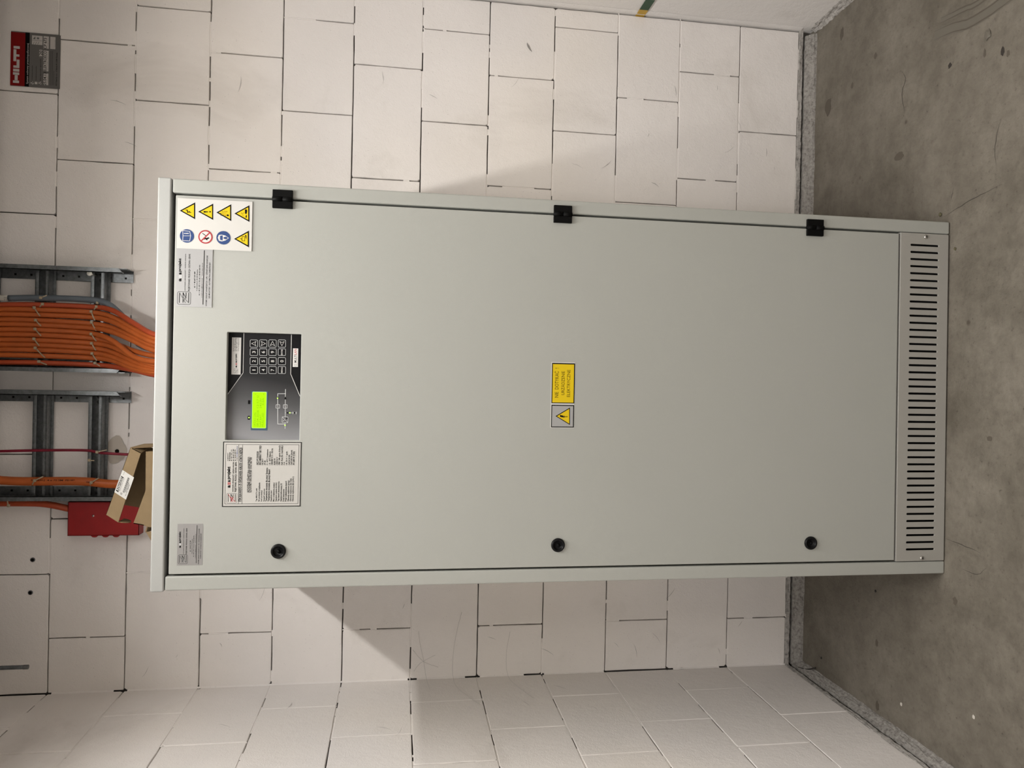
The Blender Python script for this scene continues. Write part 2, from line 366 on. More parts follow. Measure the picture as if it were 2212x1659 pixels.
# measured layout of the printed labels (metres on the surface they lie on)
SAFETY_ART = [('P', [(0.3922, 1.9344), (0.4127, 1.9015), (0.3744, 1.9008)], 'black'), ('P', [(0.3924, 1.9294), (0.4079, 1.9041), (0.379, 1.9036)], 'yellow'), ('P', [(0.3952, 1.9239), (0.395, 1.917), (0.3908, 1.9166), (0.3926, 1.9121), (0.3899, 1.9123), (0.3894, 1.9076), (0.388, 1.9122), (0.3902, 1.9148), (0.389, 1.9144), (0.3881, 1.9187), (0.3926, 1.9188)], 'black'), ('P', [(0.392, 1.8948), (0.412, 1.8626), (0.3748, 1.8619)], 'black'), ('P', [(0.3922, 1.8899), (0.4073, 1.8651), (0.3794, 1.8646)], 'yellow'), ('P', [(0.3941, 1.8833), (0.3903, 1.8827), (0.392, 1.8729), (0.3935, 1.8729)], 'black'), ('C', 0.3931, 1.8691, 0.0018, 'black'), ('P', [(0.3922, 1.8555), (0.4128, 1.8234), (0.3742, 1.8227)], 'black'), ('P', [(0.3924, 1.8506), (0.4079, 1.826), (0.3789, 1.8254)], 'yellow'), ('P', [(0.3942, 1.831), (0.3968, 1.8318), (0.3962, 1.8327)], 'black'), ('P', [(0.3937, 1.8317), (0.397, 1.8341), (0.3962, 1.8349)], 'black'), ('P', [(0.393, 1.8321), (0.397, 1.8379), (0.396, 1.8384)], 'black'), ('P', [(0.3923, 1.8324), (0.3954, 1.8432), (0.3943, 1.8435)], 'black'), ('P', [(0.3915, 1.8325), (0.3912, 1.8486), (0.39, 1.8485)], 'black'), ('P', [(0.3906, 1.8324), (0.3864, 1.8465), (0.3853, 1.8462)], 'black'), ('P', [(0.3899, 1.8321), (0.3846, 1.8407), (0.3837, 1.8401)], 'black'), ('P', [(0.3893, 1.8316), (0.385, 1.8359), (0.3843, 1.8351)], 'black'), ('P', [(0.3888, 1.8309), (0.386, 1.8329), (0.3855, 1.8319)], 'black'), ('C', 0.387, 1.8304, 0.0022, 'black'), ('P', [(0.3919, 1.8163), (0.4125, 1.7836), (0.3743, 1.7829)], 'black'), ('P', [(0.3922, 1.8113), (0.4076, 1.7862), (0.3789, 1.7856)], 'yellow'), ('P', [(0.4027, 1.7935), (0.4024, 1.7886), (0.3986, 1.7881), (0.3922, 1.7893), (0.3926, 1.793)], 'black'), ('P', [(0.3898, 1.7907), (0.3899, 1.7889), (0.3838, 1.7888), (0.384, 1.7919), (0.3869, 1.7914)], 'black'), ('C', 0.3935, 1.8003, 0.0009, 'black'), ('C', 0.3894, 1.7988, 0.0007, 'black'), ('C', 0.3923, 1.7976, 0.0008, 'black'), ('C', 0.3886, 1.7962, 0.0007, 'black'), ('C', 0.3944, 1.7956, 0.0008, 'black'), ('P', [(0.3339, 1.8159), (0.3543, 1.7836), (0.3161, 1.7829)], 'black'), ('P', [(0.3342, 1.811), (0.3495, 1.7862), (0.3208, 1.7857)], 'yellow'), ('P', [(0.3441, 1.7921), (0.3435, 1.7888), (0.3333, 1.7886), (0.338, 1.7905)], 'black'), ('B', 0.3299, 1.7918, 0.3405, 1.799, 0.0011, 'black', 0), ('P', [(0.3364, 1.8048), (0.3353, 1.7985), (0.333, 1.7985)], 'black'), ('C', 0.3357, 1.9179, 0.0153, 'blue'), ('L', [(0.3476, 1.9271), (0.3464, 1.9122), (0.3365, 1.9098), (0.3246, 1.9118), (0.3249, 1.9267), (0.3357, 1.9263), (0.3476, 1.9271)], 0.0012, 'white'), ('L', [(0.3357, 1.9263), (0.3365, 1.9098)], 0.001, 'white'), ('L', [(0.3413, 1.9207), (0.3416, 1.915)], 0.002, 'white'), ('C', 0.3412, 1.9232, 0.0012, 'white'), ('C', 0.3355, 1.878, 0.0155, 'red'), ('C', 0.3355, 1.878, 0.0126, 'white'), ('P', [(0.3336, 1.8822), (0.3348, 1.8777), (0.333, 1.8758), (0.3351, 1.8713), (0.3327, 1.8689), (0.3302, 1.8736), (0.328, 1.873), (0.3286, 1.8766), (0.3304, 1.8776), (0.3289, 1.8815)], 'black'), ('L', [(0.3431, 1.8841), (0.3386, 1.8777)], 0.0016, 'black'), ('L', [(0.3254, 1.8874), (0.3457, 1.8686)], 0.0029, 'red'), ('C', 0.3353, 1.839, 0.0154, 'blue'), ('P', [(0.3347, 1.8513), (0.3413, 1.8491), (0.3422, 1.8433), (0.3407, 1.8351), (0.3353, 1.8271), (0.3292, 1.8348), (0.3269, 1.8421), (0.328, 1.8485)], 'white'), ('P', [(0.3392, 1.8465), (0.3409, 1.8409), (0.3352, 1.8402), (0.3289, 1.8407), (0.3306, 1.8464)], 'blue'), ('P', [(0.3367, 1.8386), (0.3383, 1.8332), (0.3352, 1.8289), (0.3318, 1.8331), (0.3334, 1.8386)], 'blue')]
RATING_ART = [('B', 0.0346, 0.5808, 0.2553, 0.9545, 0.01078, 'black', 1), ('L', [(0.0677, 0.8947), (0.2333, 0.8947)], 0.01916, 'black'), ('L', [(0.145, 0.7976), (0.2333, 0.7976)], 0.01916, 'black'), ('L', [(0.0677, 0.7976), (0.1339, 0.7976)], 0.01916, 'black'), ('L', [(0.145, 0.7154), (0.2333, 0.7154)], 0.01916, 'black'), ('L', [(0.0677, 0.6406), (0.2333, 0.6406)], 0.01916, 'black'), ('L', [(0.2333, 0.8947), (0.0677, 0.7303)], 0.01916, 'dgray'), ('L', [(0.2333, 0.7976), (0.145, 0.7154)], 0.01916, 'black'), ('L', [(0.0677, 0.7976), (0.1714, 0.7154)], 0.01916, 'dgray'), ('L', [(0.167, 0.805), (0.0677, 0.6406)], 0.01916, 'dgray'), ('T', 'a', 0.4231, 0.8503, 0.053, 0.0683, 'black', 2.6), ('T', 'zz', 0.4798, 0.8503, 0.0552, 0.0683, 'lgray', 2), ('T', 'a', 0.5386, 0.8503, 0.0405, 0.0683, 'black', 2.6), ('T', 'projekt', 0.5865, 0.8467, 0.2281, 0.0934, 'black', 2.6), ('L', [(0.9617, 0.2335), (0.0493, 0.2431)], 0.01916, 'black'), ('T', 'automatyka zabezpieczeń • zasilanie awaryjne', 0.2694, 0.7315, 0.6233, 0.037, 'black', 1.0), ('T', 'PROJEKTOWANIE • PRODUKCJA • DOSTAWA • SERWIS', 0.2641, 0.6157, 0.63, 0.0463, 'black', 1.0), ('T', 'tel. + 48 607 727 589', 0.3231, 0.4676, 0.2748, 0.0382, 'black', 1.0), ('T', 'ul. Jesionowa 3, 55-330 Brzezina', 0.2728, 0.3993, 0.3619, 0.0347, 'black', 1.0), ('T', 'tel. + 48 71 307 11 35, tel. + 48 603 838 975', 0.1971, 0.3322, 0.5181, 0.037, 'black', 1.0), ('T', 'e-mail: biuro@azza.com.pl     www.azza.com.pl', 0.1622, 0.2627, 0.5865, 0.0312, 'black', 1.0), ('T', 'SYSTEMY ZASILAŃ AWARYJNYCH • UPS • OŚWIETLENIE AWARYJNE', 0.0248, 0.1354, 0.8546, 0.0347, 'black', 1.0), ('T', 'AKUMULATORY • AUTOMATYKA ZABEZPIECZEŃ', 0.1521, 0.0579, 0.6133, 0.0336, 'black', 1.0)]
NAMEPLATE_ART = [('B', -0.2773, 1.6581, -0.1288, 1.8314, 0.0017, 'black', 0), ('B', -0.2714, 1.6635, -0.1346, 1.8256, 0.0008, 'black', 0), ('L', [(-0.136, 1.7973), (-0.2703, 1.7957)], 0.0007, 'black'), ('L', [(-0.136, 1.7888), (-0.2704, 1.7879)], 0.0007, 'black'), ('B', -0.269, 1.799, -0.2462, 1.8218, 0.0005, 'black', 1), ('L', [(-0.2655, 1.8179), (-0.2485, 1.8182)], 0.0011, 'black'), ('L', [(-0.2576, 1.8122), (-0.2485, 1.8124)], 0.0011, 'black'), ('L', [(-0.2655, 1.8121), (-0.2587, 1.8122)], 0.0012, 'black'), ('L', [(-0.2576, 1.8073), (-0.2485, 1.8075)], 0.0011, 'black'), ('L', [(-0.2656, 1.8027), (-0.2485, 1.803)], 0.0012, 'black'), ('L', [(-0.2485, 1.8182), (-0.2655, 1.808)], 0.0011, 'red'), ('L', [(-0.2485, 1.8124), (-0.2576, 1.8073)], 0.0011, 'black'), ('L', [(-0.2655, 1.8121), (-0.2549, 1.8073)], 0.0012, 'red'), ('L', [(-0.2553, 1.8127), (-0.2656, 1.8027)], 0.0011, 'red'), ('T', 'a', -0.2339, 1.8138, 0.0061, 0.0057, 'black', 2.6), ('T', 'zz', -0.2276, 1.8139, 0.0067, 0.0057, 'red', 2.2), ('T', 'a', -0.2206, 1.8139, 0.0044, 0.0056, 'black', 2.6), ('T', 'projekt', -0.2146, 1.8128, 0.0292, 0.009, 'black', 2.6), ('T', 'automatyka zabezpieczeń i zasilania awaryjne', -0.2433, 1.8062, 0.0687, 0.0043, 'black', 1.5), ('T', 'PROJEKTOWANIE - PRODUKCJA - DOSTAWA - SERWIS', -0.2433, 1.8008, 0.0679, 0.0039, 'black', 1.5), ('T', 'ul. Jesionowa 3', -0.1729, 1.8192, 0.0183, 0.003, 'black', 1.5), ('T', '55-330 Brzezina', -0.1729, 1.8154, 0.0202, 0.0029, 'black', 1.5), ('T', 'tel. +48 71 307 11 35', -0.1729, 1.8117, 0.0259, 0.0025, 'black', 1.5), ('T', 'tel. +48 607 727 589', -0.1729, 1.8073, 0.027, 0.0029, 'black', 1.5), ('T', 'tel. +48 603 838 975', -0.1729, 1.8035, 0.026, 0.0025, 'black', 1.5), ('T', 'e-mail:', -0.1729, 1.7998, 0.009, 0.0018, 'black', 1.5), ('T', 'biuro@azza.com.pl', -0.1631, 1.799, 0.0243, 0.0032, 'blue', 1.5), ('T', 'SYSTEMY ZASILAŃ AWARYJNYCH - UPS - OŚWIETLENIE AWARYJNE - AKUMULATORY - AUTOMATYKA ZABEZPIECZEŃ', -0.2661, 1.7895, 0.1239, 0.0059, 'black', 1.5), ('T', 'URZĄDZENIE OŚWIETLENIA AWARYJNEGO', -0.2453, 1.7712, 0.0819, 0.0056, 'black', 1.5), ('T', 'wg norm IEC / DIN-VDE 0108 / ÖVN / EN / PN', -0.2451, 1.7668, 0.0806, 0.005, 'black', 1.5), ('T', 'Typ MULTI LAN', -0.2653, 1.7541, 0.03, 0.0037, 'black', 1.5), ('T', 'Nr produkcji urządzenia', -0.2653, 1.748, 0.043, 0.0042, 'black', 1.5), ('T', 'Rok produkcji', -0.2653, 1.7431, 0.025, 0.0034, 'black', 1.5), ('T', 'Stopień ochrony', -0.2654, 1.7375, 0.0295, 0.0038, 'black', 1.5), ('T', 'Temperatura otoczenia dla pracy/ Systemu', -0.2654, 1.7312, 0.0774, 0.0054, 'black', 1.5), ('T', 'Temperatura otoczenia dla pracy/ Baterii', -0.2654, 1.726, 0.0736, 0.0053, 'black', 1.5), ('T', 'Napięcie sieci', -0.2654, 1.7216, 0.0251, 0.0036, 'black', 1.5), ('T', 'Moc urządzenia (maks.)', -0.2655, 1.7158, 0.0431, 0.0042, 'black', 1.5), ('T', 'Napięcie wyjścia AC/DC', -0.2655, 1.7105, 0.0437, 0.0041, 'black', 1.5), ('T', 'Typ baterii akumulatorów', -0.2655, 1.705, 0.0464, 0.0042, 'black', 1.5), ('T', 'Napięcie buforowania (V)', -0.2656, 1.6992, 0.0416, 0.0044, 'black', 1.5), ('T', 'Prąd ładowania', -0.2656, 1.6941, 0.0284, 0.0039, 'black', 1.5), ('T', 'Prąd rozładowania baterii', -0.2656, 1.6886, 0.0467, 0.0046, 'black', 1.5), ('T', 'Obwody wyjściowe (prog.)', -0.2657, 1.683, 0.0487, 0.0048, 'black', 1.5), ('T', 'Obwody wyjściowe SE1+SE2', -0.2657, 1.678, 0.0533, 0.0044, 'black', 1.5), ('T', 'Obwody wyjściowe SE3 (UVL1)', -0.2657, 1.6729, 0.0575, 0.0046, 'black', 1.5), ('T', ': BCS IP 220/0230', -0.1831, 1.7535, 0.0326, 0.0039, 'black', 1.5), ('T', ': BCS 48000617 /B/17/023', -0.1831, 1.7477, 0.0459, 0.0043, 'black', 1.5), ('T', ': 06.2017', -0.1831, 1.743, 0.0158, 0.0029, 'black', 1.5), ('T', ': IP 20', -0.1831, 1.7375, 0.0114, 0.0031, 'black', 1.5), ('T', ': 0 - 40°C Urządzenie', -0.1831, 1.7317, 0.0374, 0.0039, 'black', 1.5), ('T', ': 15 - 20°C Baterie', -0.1831, 1.7265, 0.0324, 0.0038, 'black', 1.5), ('T', ': 230/400 V; 3 ~ /50 Hz', -0.1831, 1.7212, 0.0396, 0.004, 'black', 1.5), ('T', ': 8,000 W', -0.1831, 1.716, 0.0167, 0.0032, 'black', 1.5), ('T', ': 220/216 V', -0.1831, 1.7107, 0.0197, 0.0032, 'black', 1.5), ('T', ': PBV 108 ogniw (0,0mΩ)', -0.1831, 1.7046, 0.0465, 0.0044, 'black', 1.5), ('T', ': Ład. Kon./Zn. Uon=245,2', -0.183, 1.6991, 0.0464, 0.0043, 'black', 1.5), ('T', ': 5 A', -0.183, 1.6948, 0.0082, 0.0029, 'black', 1.5), ('T', ': nb. 20 A / 1 godz.', -0.183, 1.6888, 0.0333, 0.0038, 'black', 1.5), ('T', ': 2xE/LB 8/10A', -0.183, 1.6837, 0.0252, 0.0032, 'black', 1.5), ('T', ': 3x07,400 W (24,4A)', -0.183, 1.6776, 0.0358, 0.0042, 'black', 1.5), ('T', ': 8/1,600 W (7,4A)', -0.183, 1.6732, 0.0325, 0.0037, 'black', 1.5)]
WARNING_ART = [('R', -0.0303, 1.0134, 0.0677, 1.0706, 'black'), ('R', -0.0284, 1.0157, 0.0649, 1.0684, 'yellow'), ('T', 'NIE  DOTYKAĆ  !', -0.0164, 1.0535, 0.0718, 0.0091, 'black', 0), ('T', 'URZĄDZENIE', -0.0098, 1.0385, 0.0578, 0.008, 'black', 0), ('T', 'ELEKTRYCZNE', -0.0145, 1.0247, 0.0661, 0.0078, 'black', 0), ('R', -0.0892, 1.0137, -0.0343, 1.0704, 'black'), ('R', -0.0871, 1.016, -0.0367, 1.0683, 'silver'), ('P', [(-0.0618, 1.06), (-0.0403, 1.0242), (-0.083, 1.0235)], 'black'), ('P', [(-0.0619, 1.056), (-0.0437, 1.026), (-0.0798, 1.0254)], 'yellow'), ('P', [(-0.0586, 1.049), (-0.0606, 1.0395), (-0.0636, 1.0389), (-0.0596, 1.0373), (-0.0621, 1.0366), (-0.0621, 1.0317), (-0.061, 1.032), (-0.0628, 1.0291), (-0.0642, 1.0319), (-0.0634, 1.032), (-0.064, 1.038), (-0.0652, 1.0369), (-0.0636, 1.0487)], 'black')]
PANEL_ART = [('L', [(0.1209, 1.794), (0.0291, 1.794), (-0.021, 1.827)], 0.0011, 'white'), ('L', [(0.1198, 1.6877), (0.0282, 1.6876), (-0.0225, 1.6661)], 0.0012, 'white'), ('R', 0.0248, 1.7995, 0.1101, 1.8198, 'white'), ('B', 0.0275, 1.8055, 0.0382, 1.815, 0.0005, 'dgray', 1), ('T', 'NZ', 0.0292, 1.8068, 0.0068, 0.0064, 'dgray', 0), ('T', 'a', 0.0408, 1.8076, 0.005, 0.0033, 'black', 2.6), ('T', 'zz', 0.0462, 1.8077, 0.0054, 0.0033, 'red', 2.2), ('T', 'a', 0.0522, 1.8078, 0.0036, 0.0033, 'black', 2.6), ('T', 'projekt', 0.0567, 1.8073, 0.0162, 0.0048, 'black', 2.6), ('T', 'Bzowa, ul. Jesionowa 3', 0.0783, 1.8146, 0.0305, 0.0028, 'black', 0.4), ('T', '55-330 Brzezina', 0.0784, 1.8111, 0.0305, 0.0028, 'black', 0.4), ('T', 'tel. +48 71 307 11 35', 0.0785, 1.8077, 0.0305, 0.0028, 'black', 0.4), ('T', 'serwis: biuro@azza.com.pl', 0.0786, 1.8037, 0.0305, 0.0028, 'black', 0.4), ('R', 0.0451, 1.6717, 0.0883, 1.6835, 'white'), ('T', 'MULTI', 0.0552, 1.6747, 0.018, 0.0056, 'black', 0.6), ('T', 'LAN', 0.0738, 1.675, 0.0129, 0.0055, 'red', 0.6), ('B', 0.0471, 1.6749, 0.0517, 1.6799, 0.0005, 'dgray', 0), ('R', -0.0427, 1.7766, -0.034, 1.7819, 'black'), ('R', -0.0789, 1.7767, -0.0701, 1.7819, 'black'), ('L', [(-0.0882, 1.6986), (-0.0883, 1.7145), (-0.0179, 1.7158), (-0.0176, 1.6984)], 0.0012, 'lgray'), ('L', [(-0.0075, 1.6986), (-0.0244, 1.6988)], 0.0012, 'lgray'), ('L', [(-0.032, 1.6986), (-0.0708, 1.6982)], 0.0011, 'lgray'), ('L', [(-0.0855, 1.698), (-0.0986, 1.6981)], 0.0012, 'lgray'), ('R', -0.052, 1.7103, -0.0429, 1.7198, 'panelmid'), ('B', -0.052, 1.7103, -0.0429, 1.7198, 0.0008, 'lgray', 1), ('R', -0.0518, 1.6937, -0.0427, 1.7032, 'panelmid'), ('B', -0.0518, 1.6937, -0.0427, 1.7032, 0.0008, 'lgray', 1), ('R', -0.0854, 1.6915, -0.0709, 1.7054, 'panelmid'), ('B', -0.0854, 1.6915, -0.0709, 1.7054, 0.0008, 'lgray', 1), ('L', [(-0.0715, 1.7048), (-0.0847, 1.6921)], 0.0007, 'lgray'), ('L', [(-0.0449, 1.7158), (-0.0502, 1.7144)], 0.0009, 'white'), ('L', [(-0.0446, 1.6992), (-0.05, 1.6978)], 0.001, 'white'), ('L', [(-0.0826, 1.7033), (-0.0793, 1.702), (-0.0814, 1.701), (-0.0781, 1.6997)], 0.0005, 'lgray'), ('C', -0.075, 1.6943, 0.0018, 'black'), ('P', [(-0.0244, 1.6986), (-0.0303, 1.7013), (-0.0302, 1.6957)], 'black'), ('P', [(-0.0243, 1.7157), (-0.0302, 1.7181), (-0.0302, 1.713)], 'black'), ('L', [(-0.0622, 1.6979), (-0.0619, 1.6726)], 0.001, 'lgray'), ('P', [(-0.0622, 1.6968), (-0.0594, 1.6909), (-0.0648, 1.6908)], 'black'), ('C', -0.0619, 1.6772, 0.0018, 'black'), ('L', [(-0.0588, 1.6811), (-0.0652, 1.681)], 0.0006, 'lgray'), ('L', [(-0.0587, 1.6739), (-0.0651, 1.6738)], 0.0006, 'lgray')]
LEDS_ART = [(-0.0742, 1.7789), (-0.0283, 1.716), (-0.062, 1.688), (-0.091, 1.6982)]
KEYS_ART = [('1', 0.0271, 1.7609, 0.0177, 0.0184), ('2', 0.0474, 1.7613, 0.018, 0.0184), ('3', 0.0687, 1.7617, 0.0172, 0.0183), ('^', 0.088, 1.762, 0.0183, 0.0184), ('4', 0.0275, 1.7402, 0.0178, 0.0181), ('5', 0.0478, 1.7406, 0.0181, 0.0181), ('6', 0.0692, 1.741, 0.0172, 0.0181), ('v', 0.0885, 1.7413, 0.0184, 0.0182), ('7', 0.0279, 1.7194, 0.0178, 0.0182), ('8', 0.0483, 1.7198, 0.0181, 0.0182), ('9', 0.0697, 1.7202, 0.0172, 0.0182), ('>', 0.0891, 1.7206, 0.0184, 0.0182), ('MENU', 0.0283, 1.6984, 0.0179, 0.0183), ('0', 0.0487, 1.6988, 0.0182, 0.0183), ('ENTER', 0.0702, 1.6992, 0.0173, 0.0182), ('<', 0.0896, 1.6995, 0.0184, 0.0183)]
LCD_ART = [(-0.1032, 1.7378, -0.013, 1.7745), (-0.0985, 1.7407, -0.0141, 1.7726)]
LCDTEXT_ART = [('T', 'URZAD.ZAL', -0.095, 1.7637, 0.0338, 0.0043, 'lcdtext', 0.2), ('T', '*', -0.0212, 1.7637, 0.0028, 0.003, 'lcdtext', 0.2), ('T', '08.04.2026', -0.095, 1.7572, 0.0381, 0.0049, 'lcdtext', 0.2), ('T', '12:57', -0.0518, 1.758, 0.0209, 0.0044, 'lcdtext', 0.2), ('T', 'SZ', -0.0283, 1.7581, 0.0063, 0.0042, 'lcdtext', 0.2), ('T', 'NAP.BAT.', -0.0949, 1.7512, 0.0298, 0.0043, 'lcdtext', 0.2), ('T', '243.0V', -0.0521, 1.7515, 0.0232, 0.0043, 'lcdtext', 0.2), ('T', 'PRAD LAD.', -0.0949, 1.7457, 0.0336, 0.0045, 'lcdtext', 0.2), ('T', '0.0A', -0.0449, 1.7462, 0.0167, 0.0042, 'lcdtext', 0.2), ('L', [(-0.0214, 1.7471), (-0.0181, 1.7472)], 0.0005, 'lcdtext'), ('L', [(-0.0198, 1.7479), (-0.0179, 1.7472), (-0.0197, 1.7463)], 0.0005, 'lcdtext')]
PANELRECT_ART = (-0.1249, 1.6629, 0.1209, 1.8283)
HILTI_ART = [('R', 0.8647, 2.5828, 1.0267, 2.6259, 'signred'), ('R', 0.8642, 2.5708, 1.028, 2.5855, 'black'), ('R', 0.8641, 2.4857, 1.0279, 2.5734, 'signgray'), ('R', 0.8727, 2.601, 0.8802, 2.6181, 'signwhite'), ('R', 0.8974, 2.6009, 0.9051, 2.6185, 'signwhite'), ('R', 0.8811, 2.605, 0.8966, 2.6134, 'signwhite'), ('R', 0.9074, 2.6007, 0.9155, 2.6181, 'signwhite'), ('R', 0.9184, 2.6007, 0.9257, 2.6177, 'signwhite'), ('R', 0.9226, 2.6007, 0.944, 2.6087, 'signwhite'), ('R', 0.9385, 2.61, 0.9744, 2.618, 'signwhite'), ('R', 0.9529, 2.6012, 0.9598, 2.6112, 'signwhite'), ('R', 0.9767, 2.6005, 0.9847, 2.6179, 'signwhite'), ('T', 'System ochrony przeciwpożarowej', 0.8725, 2.5739, 0.1232, 0.0075, 'signwhite', 0.6), ('T', 'Uszczelnienie przewodów', 0.8848, 2.5626, 0.045, 0.0036, 'black', 0.6), ('T', 'Uszczelnienie przewodów', 0.8851, 2.5514, 0.0438, 0.0036, 'black', 0.6), ('T', 'Klasa odporności ogniowej EI', 0.8849, 2.5393, 0.0653, 0.0039, 'black', 0.6), ('R', 0.8724, 2.5602, 0.8796, 2.5677, 'signwhite'), ('R', 0.8733, 2.5495, 0.8805, 2.557, 'signwhite'), ('R', 0.8742, 2.5382, 0.8814, 2.5457, 'signwhite'), ('L', [(0.8814, 2.5672), (0.8758, 2.5633), (0.8784, 2.5603)], 0.00132, 'black'), ('L', [(0.8758, 2.5633), (0.8725, 2.567)], 0.00132, 'black'), ('L', [(0.8815, 2.5446), (0.877, 2.5407), (0.8797, 2.5374)], 0.00132, 'black'), ('L', [(0.877, 2.5407), (0.8737, 2.5451)], 0.00132, 'black'), ('R', 0.9573, 2.537, 0.9792, 2.5454, 'signwhite'), ('T', '120', 0.9579, 2.537, 0.019, 0.008, 'black', 0.8), ('R', 0.8728, 2.5188, 0.9081, 2.5326, 'signwhite'), ('R', 0.915, 2.519, 0.9779, 2.5337, 'signwhite'), ('R', 0.9843, 2.5187, 1.0216, 2.5342, 'signwhite'), ('R', 0.9844, 2.5004, 1.0217, 2.5152, 'signwhite'), ('T', '25.04.13', 0.872, 2.5246, 0.0391, 0.0078, 'black', 0.8), ('T', 'ELEKTROECO', 0.9153, 2.5248, 0.0608, 0.0082, 'black', 0.8), ('T', 'CP 673', 0.9834, 2.5253, 0.0331, 0.0079, 'black', 0.8), ('T', 'Data montażu / nazwa firmy', 0.8804, 2.5204, 0.0189, 0.0023, 'dgray', 0.3), ('T', 'Data montażu / nazwa firmy', 0.9175, 2.5203, 0.0571, 0.0029, 'dgray', 0.3), ('T', 'Data montażu / nazwa firmy', 0.9869, 2.5196, 0.0326, 0.0025, 'dgray', 0.3), ('T', 'Data montażu / nazwa firmy', 0.9921, 2.5007, 0.0207, 0.0023, 'dgray', 0.3), ('R', 0.9937, 2.5369, 1.0214, 2.5667, 'signwhite'), ('R', 1.0061, 2.5386, 1.0068, 2.5659, 'black'), ('P', [(1.0103, 2.5643), (1.0187, 2.5573), (1.0098, 2.5572)], 'signgray'), ('R', 1.0109, 2.5467, 1.0161, 2.5529, 'dgray'), ('L', [(0.9937, 2.5635), (1.0011, 2.5603)], 0.0011, 'signgray'), ('L', [(0.9943, 2.5569), (1.0017, 2.5537)], 0.0011, 'signgray'), ('L', [(0.9949, 2.5503), (1.0023, 2.5471)], 0.0011, 'signgray'), ('L', [(0.8727, 2.513), (0.9777, 2.5147)], 0.00055, 'black'), ('L', [(0.8729, 2.5097), (0.978, 2.5114)], 0.00055, 'black'), ('L', [(0.8732, 2.5062), (0.9783, 2.5079)], 0.00055, 'black'), ('L', [(0.8735, 2.5026), (0.9177, 2.5033)], 0.00055, 'black'), ('T', 'HILTI Poland Sp. z o.o.   ul. Puławska 491, 02-844 Warszawa', 0.8731, 2.4928, 0.1013, 0.0052, 'black', 0.7)]
# cable routes (metres)
ORANGE = [[(0.191, 2.412, 2.647), (0.192, 2.412, 2.6178), (0.1956, 2.412, 2.5198), (0.1948, 2.412, 2.3702), (0.1849, 2.385, 2.2971), (0.1438, 2.33, 2.215), (0.1097, 2.27, 2.1388), (0.1057, 2.24, 2.06), (0.1037, 2.235, 1.975)], [(0.1777, 2.412, 2.6468), (0.1787, 2.412, 2.6176), (0.1806, 2.412, 2.5196), (0.1785, 2.412, 2.3699), (0.1657, 2.391, 2.2989), (0.1283, 2.336, 2.2168), (0.0996, 2.276, 2.1405), (0.09559999999999999, 2.246, 2.06), (0.09359999999999999, 2.2409999999999997, 1.975)], [(0.1631, 2.412, 2.6466), (0.1641, 2.412, 2.6174), (0.1653, 2.412, 2.5193), (0.1631, 2.412, 2.3697), (0.1505, 2.385, 2.2965), (0.1161, 2.33, 2.2146), (0.0865, 2.27, 2.1384), (0.08249999999999999, 2.24, 2.06), (0.08049999999999999, 2.235, 1.975)], [(0.1485, 2.412, 2.6463), (0.1487, 2.412, 2.6172), (0.1493, 2.412, 2.5191), (0.1442, 2.412, 2.3693), (0.1334, 2.391, 2.2984), (0.1032, 2.336, 2.2163), (0.0763, 2.276, 2.1401), (0.0723, 2.246, 2.06), (0.0703, 2.2409999999999997, 1.975)], [(0.1342, 2.412, 2.6461), (0.1346, 2.412, 2.6169), (0.1351, 2.412, 2.5188), (0.1307, 2.412, 2.3691), (0.1194, 2.381, 2.2946), (0.0909, 2.326, 2.2128), (0.0631, 2.266, 2.1368), (0.0591, 2.236, 2.06), (0.057100000000000005, 2.231, 1.975)], [(0.1185, 2.412, 2.6459), (0.1189, 2.412, 2.6167), (0.1203, 2.412, 2.5186), (0.1144, 2.412, 2.3689), (0.0935, 2.369, 2.2898), (0.0446, 2.314, 2.208), (0.0308, 2.254, 2.1325), (0.0268, 2.224, 2.06), (0.024800000000000003, 2.219, 1.975)], [(0.1039, 2.412, 2.6456), (0.104, 2.412, 2.6165), (0.1051, 2.412, 2.5184), (0.1001, 2.412, 2.3686), (0.0878, 2.397, 2.2998), (0.0624, 2.342, 2.2176), (0.048, 2.282, 2.1414), (0.044, 2.2520000000000002, 2.06), (0.042, 2.247, 1.975)], [(0.088, 2.412, 2.6454), (0.088, 2.412, 2.6162), (0.0895, 2.412, 2.5181), (0.0847, 2.412, 2.3684), (0.0755, 2.391, 2.2974), (0.0437, 2.336, 2.2153), (0.0207, 2.276, 2.1391), (0.0167, 2.246, 2.06), (0.0147, 2.2409999999999997, 1.975)], [(0.0731, 2.412, 2.6452), (0.0734, 2.412, 2.616), (0.0748, 2.412, 2.5179), (0.0703, 2.412, 2.3681), (0.0594, 2.395, 2.2986), (0.0305, 2.34, 2.2164), (0.0117, 2.28, 2.1402), (0.0077, 2.25, 2.06), (0.0057, 2.2449999999999997, 1.975)], [(0.0582, 2.412, 2.6449), (0.059, 2.412, 2.6157), (0.06, 2.412, 2.5176), (0.0554, 2.412, 2.3679), (0.0444, 2.389, 2.2962), (0.0186, 2.334, 2.2142), (0.0052, 2.274, 2.1382), (0.0011999999999999997, 2.244, 2.06), (-0.0008000000000000004, 2.239, 1.975)], [(0.0428, 2.412, 2.6447), (0.043, 2.412, 2.6155), (0.0429, 2.412, 2.5174), (0.04, 2.412, 2.3676), (0.0337, 2.391, 2.2967), (0.0093, 2.336, 2.2147), (-0.0013, 2.276, 2.1387), (-0.0053, 2.246, 2.06), (-0.0073, 2.2409999999999997, 1.975)], [(0.0189, 2.412, 2.6443), (0.0196, 2.412, 2.6151), (0.0215, 2.412, 2.517), (0.0189, 2.412, 2.3673), (0.0154, 2.395, 2.2978), (0.0054, 2.34, 2.216), (-0.0072, 2.28, 2.1399), (-0.0112, 2.25, 2.06), (-0.0132, 2.2449999999999997, 1.975)]]
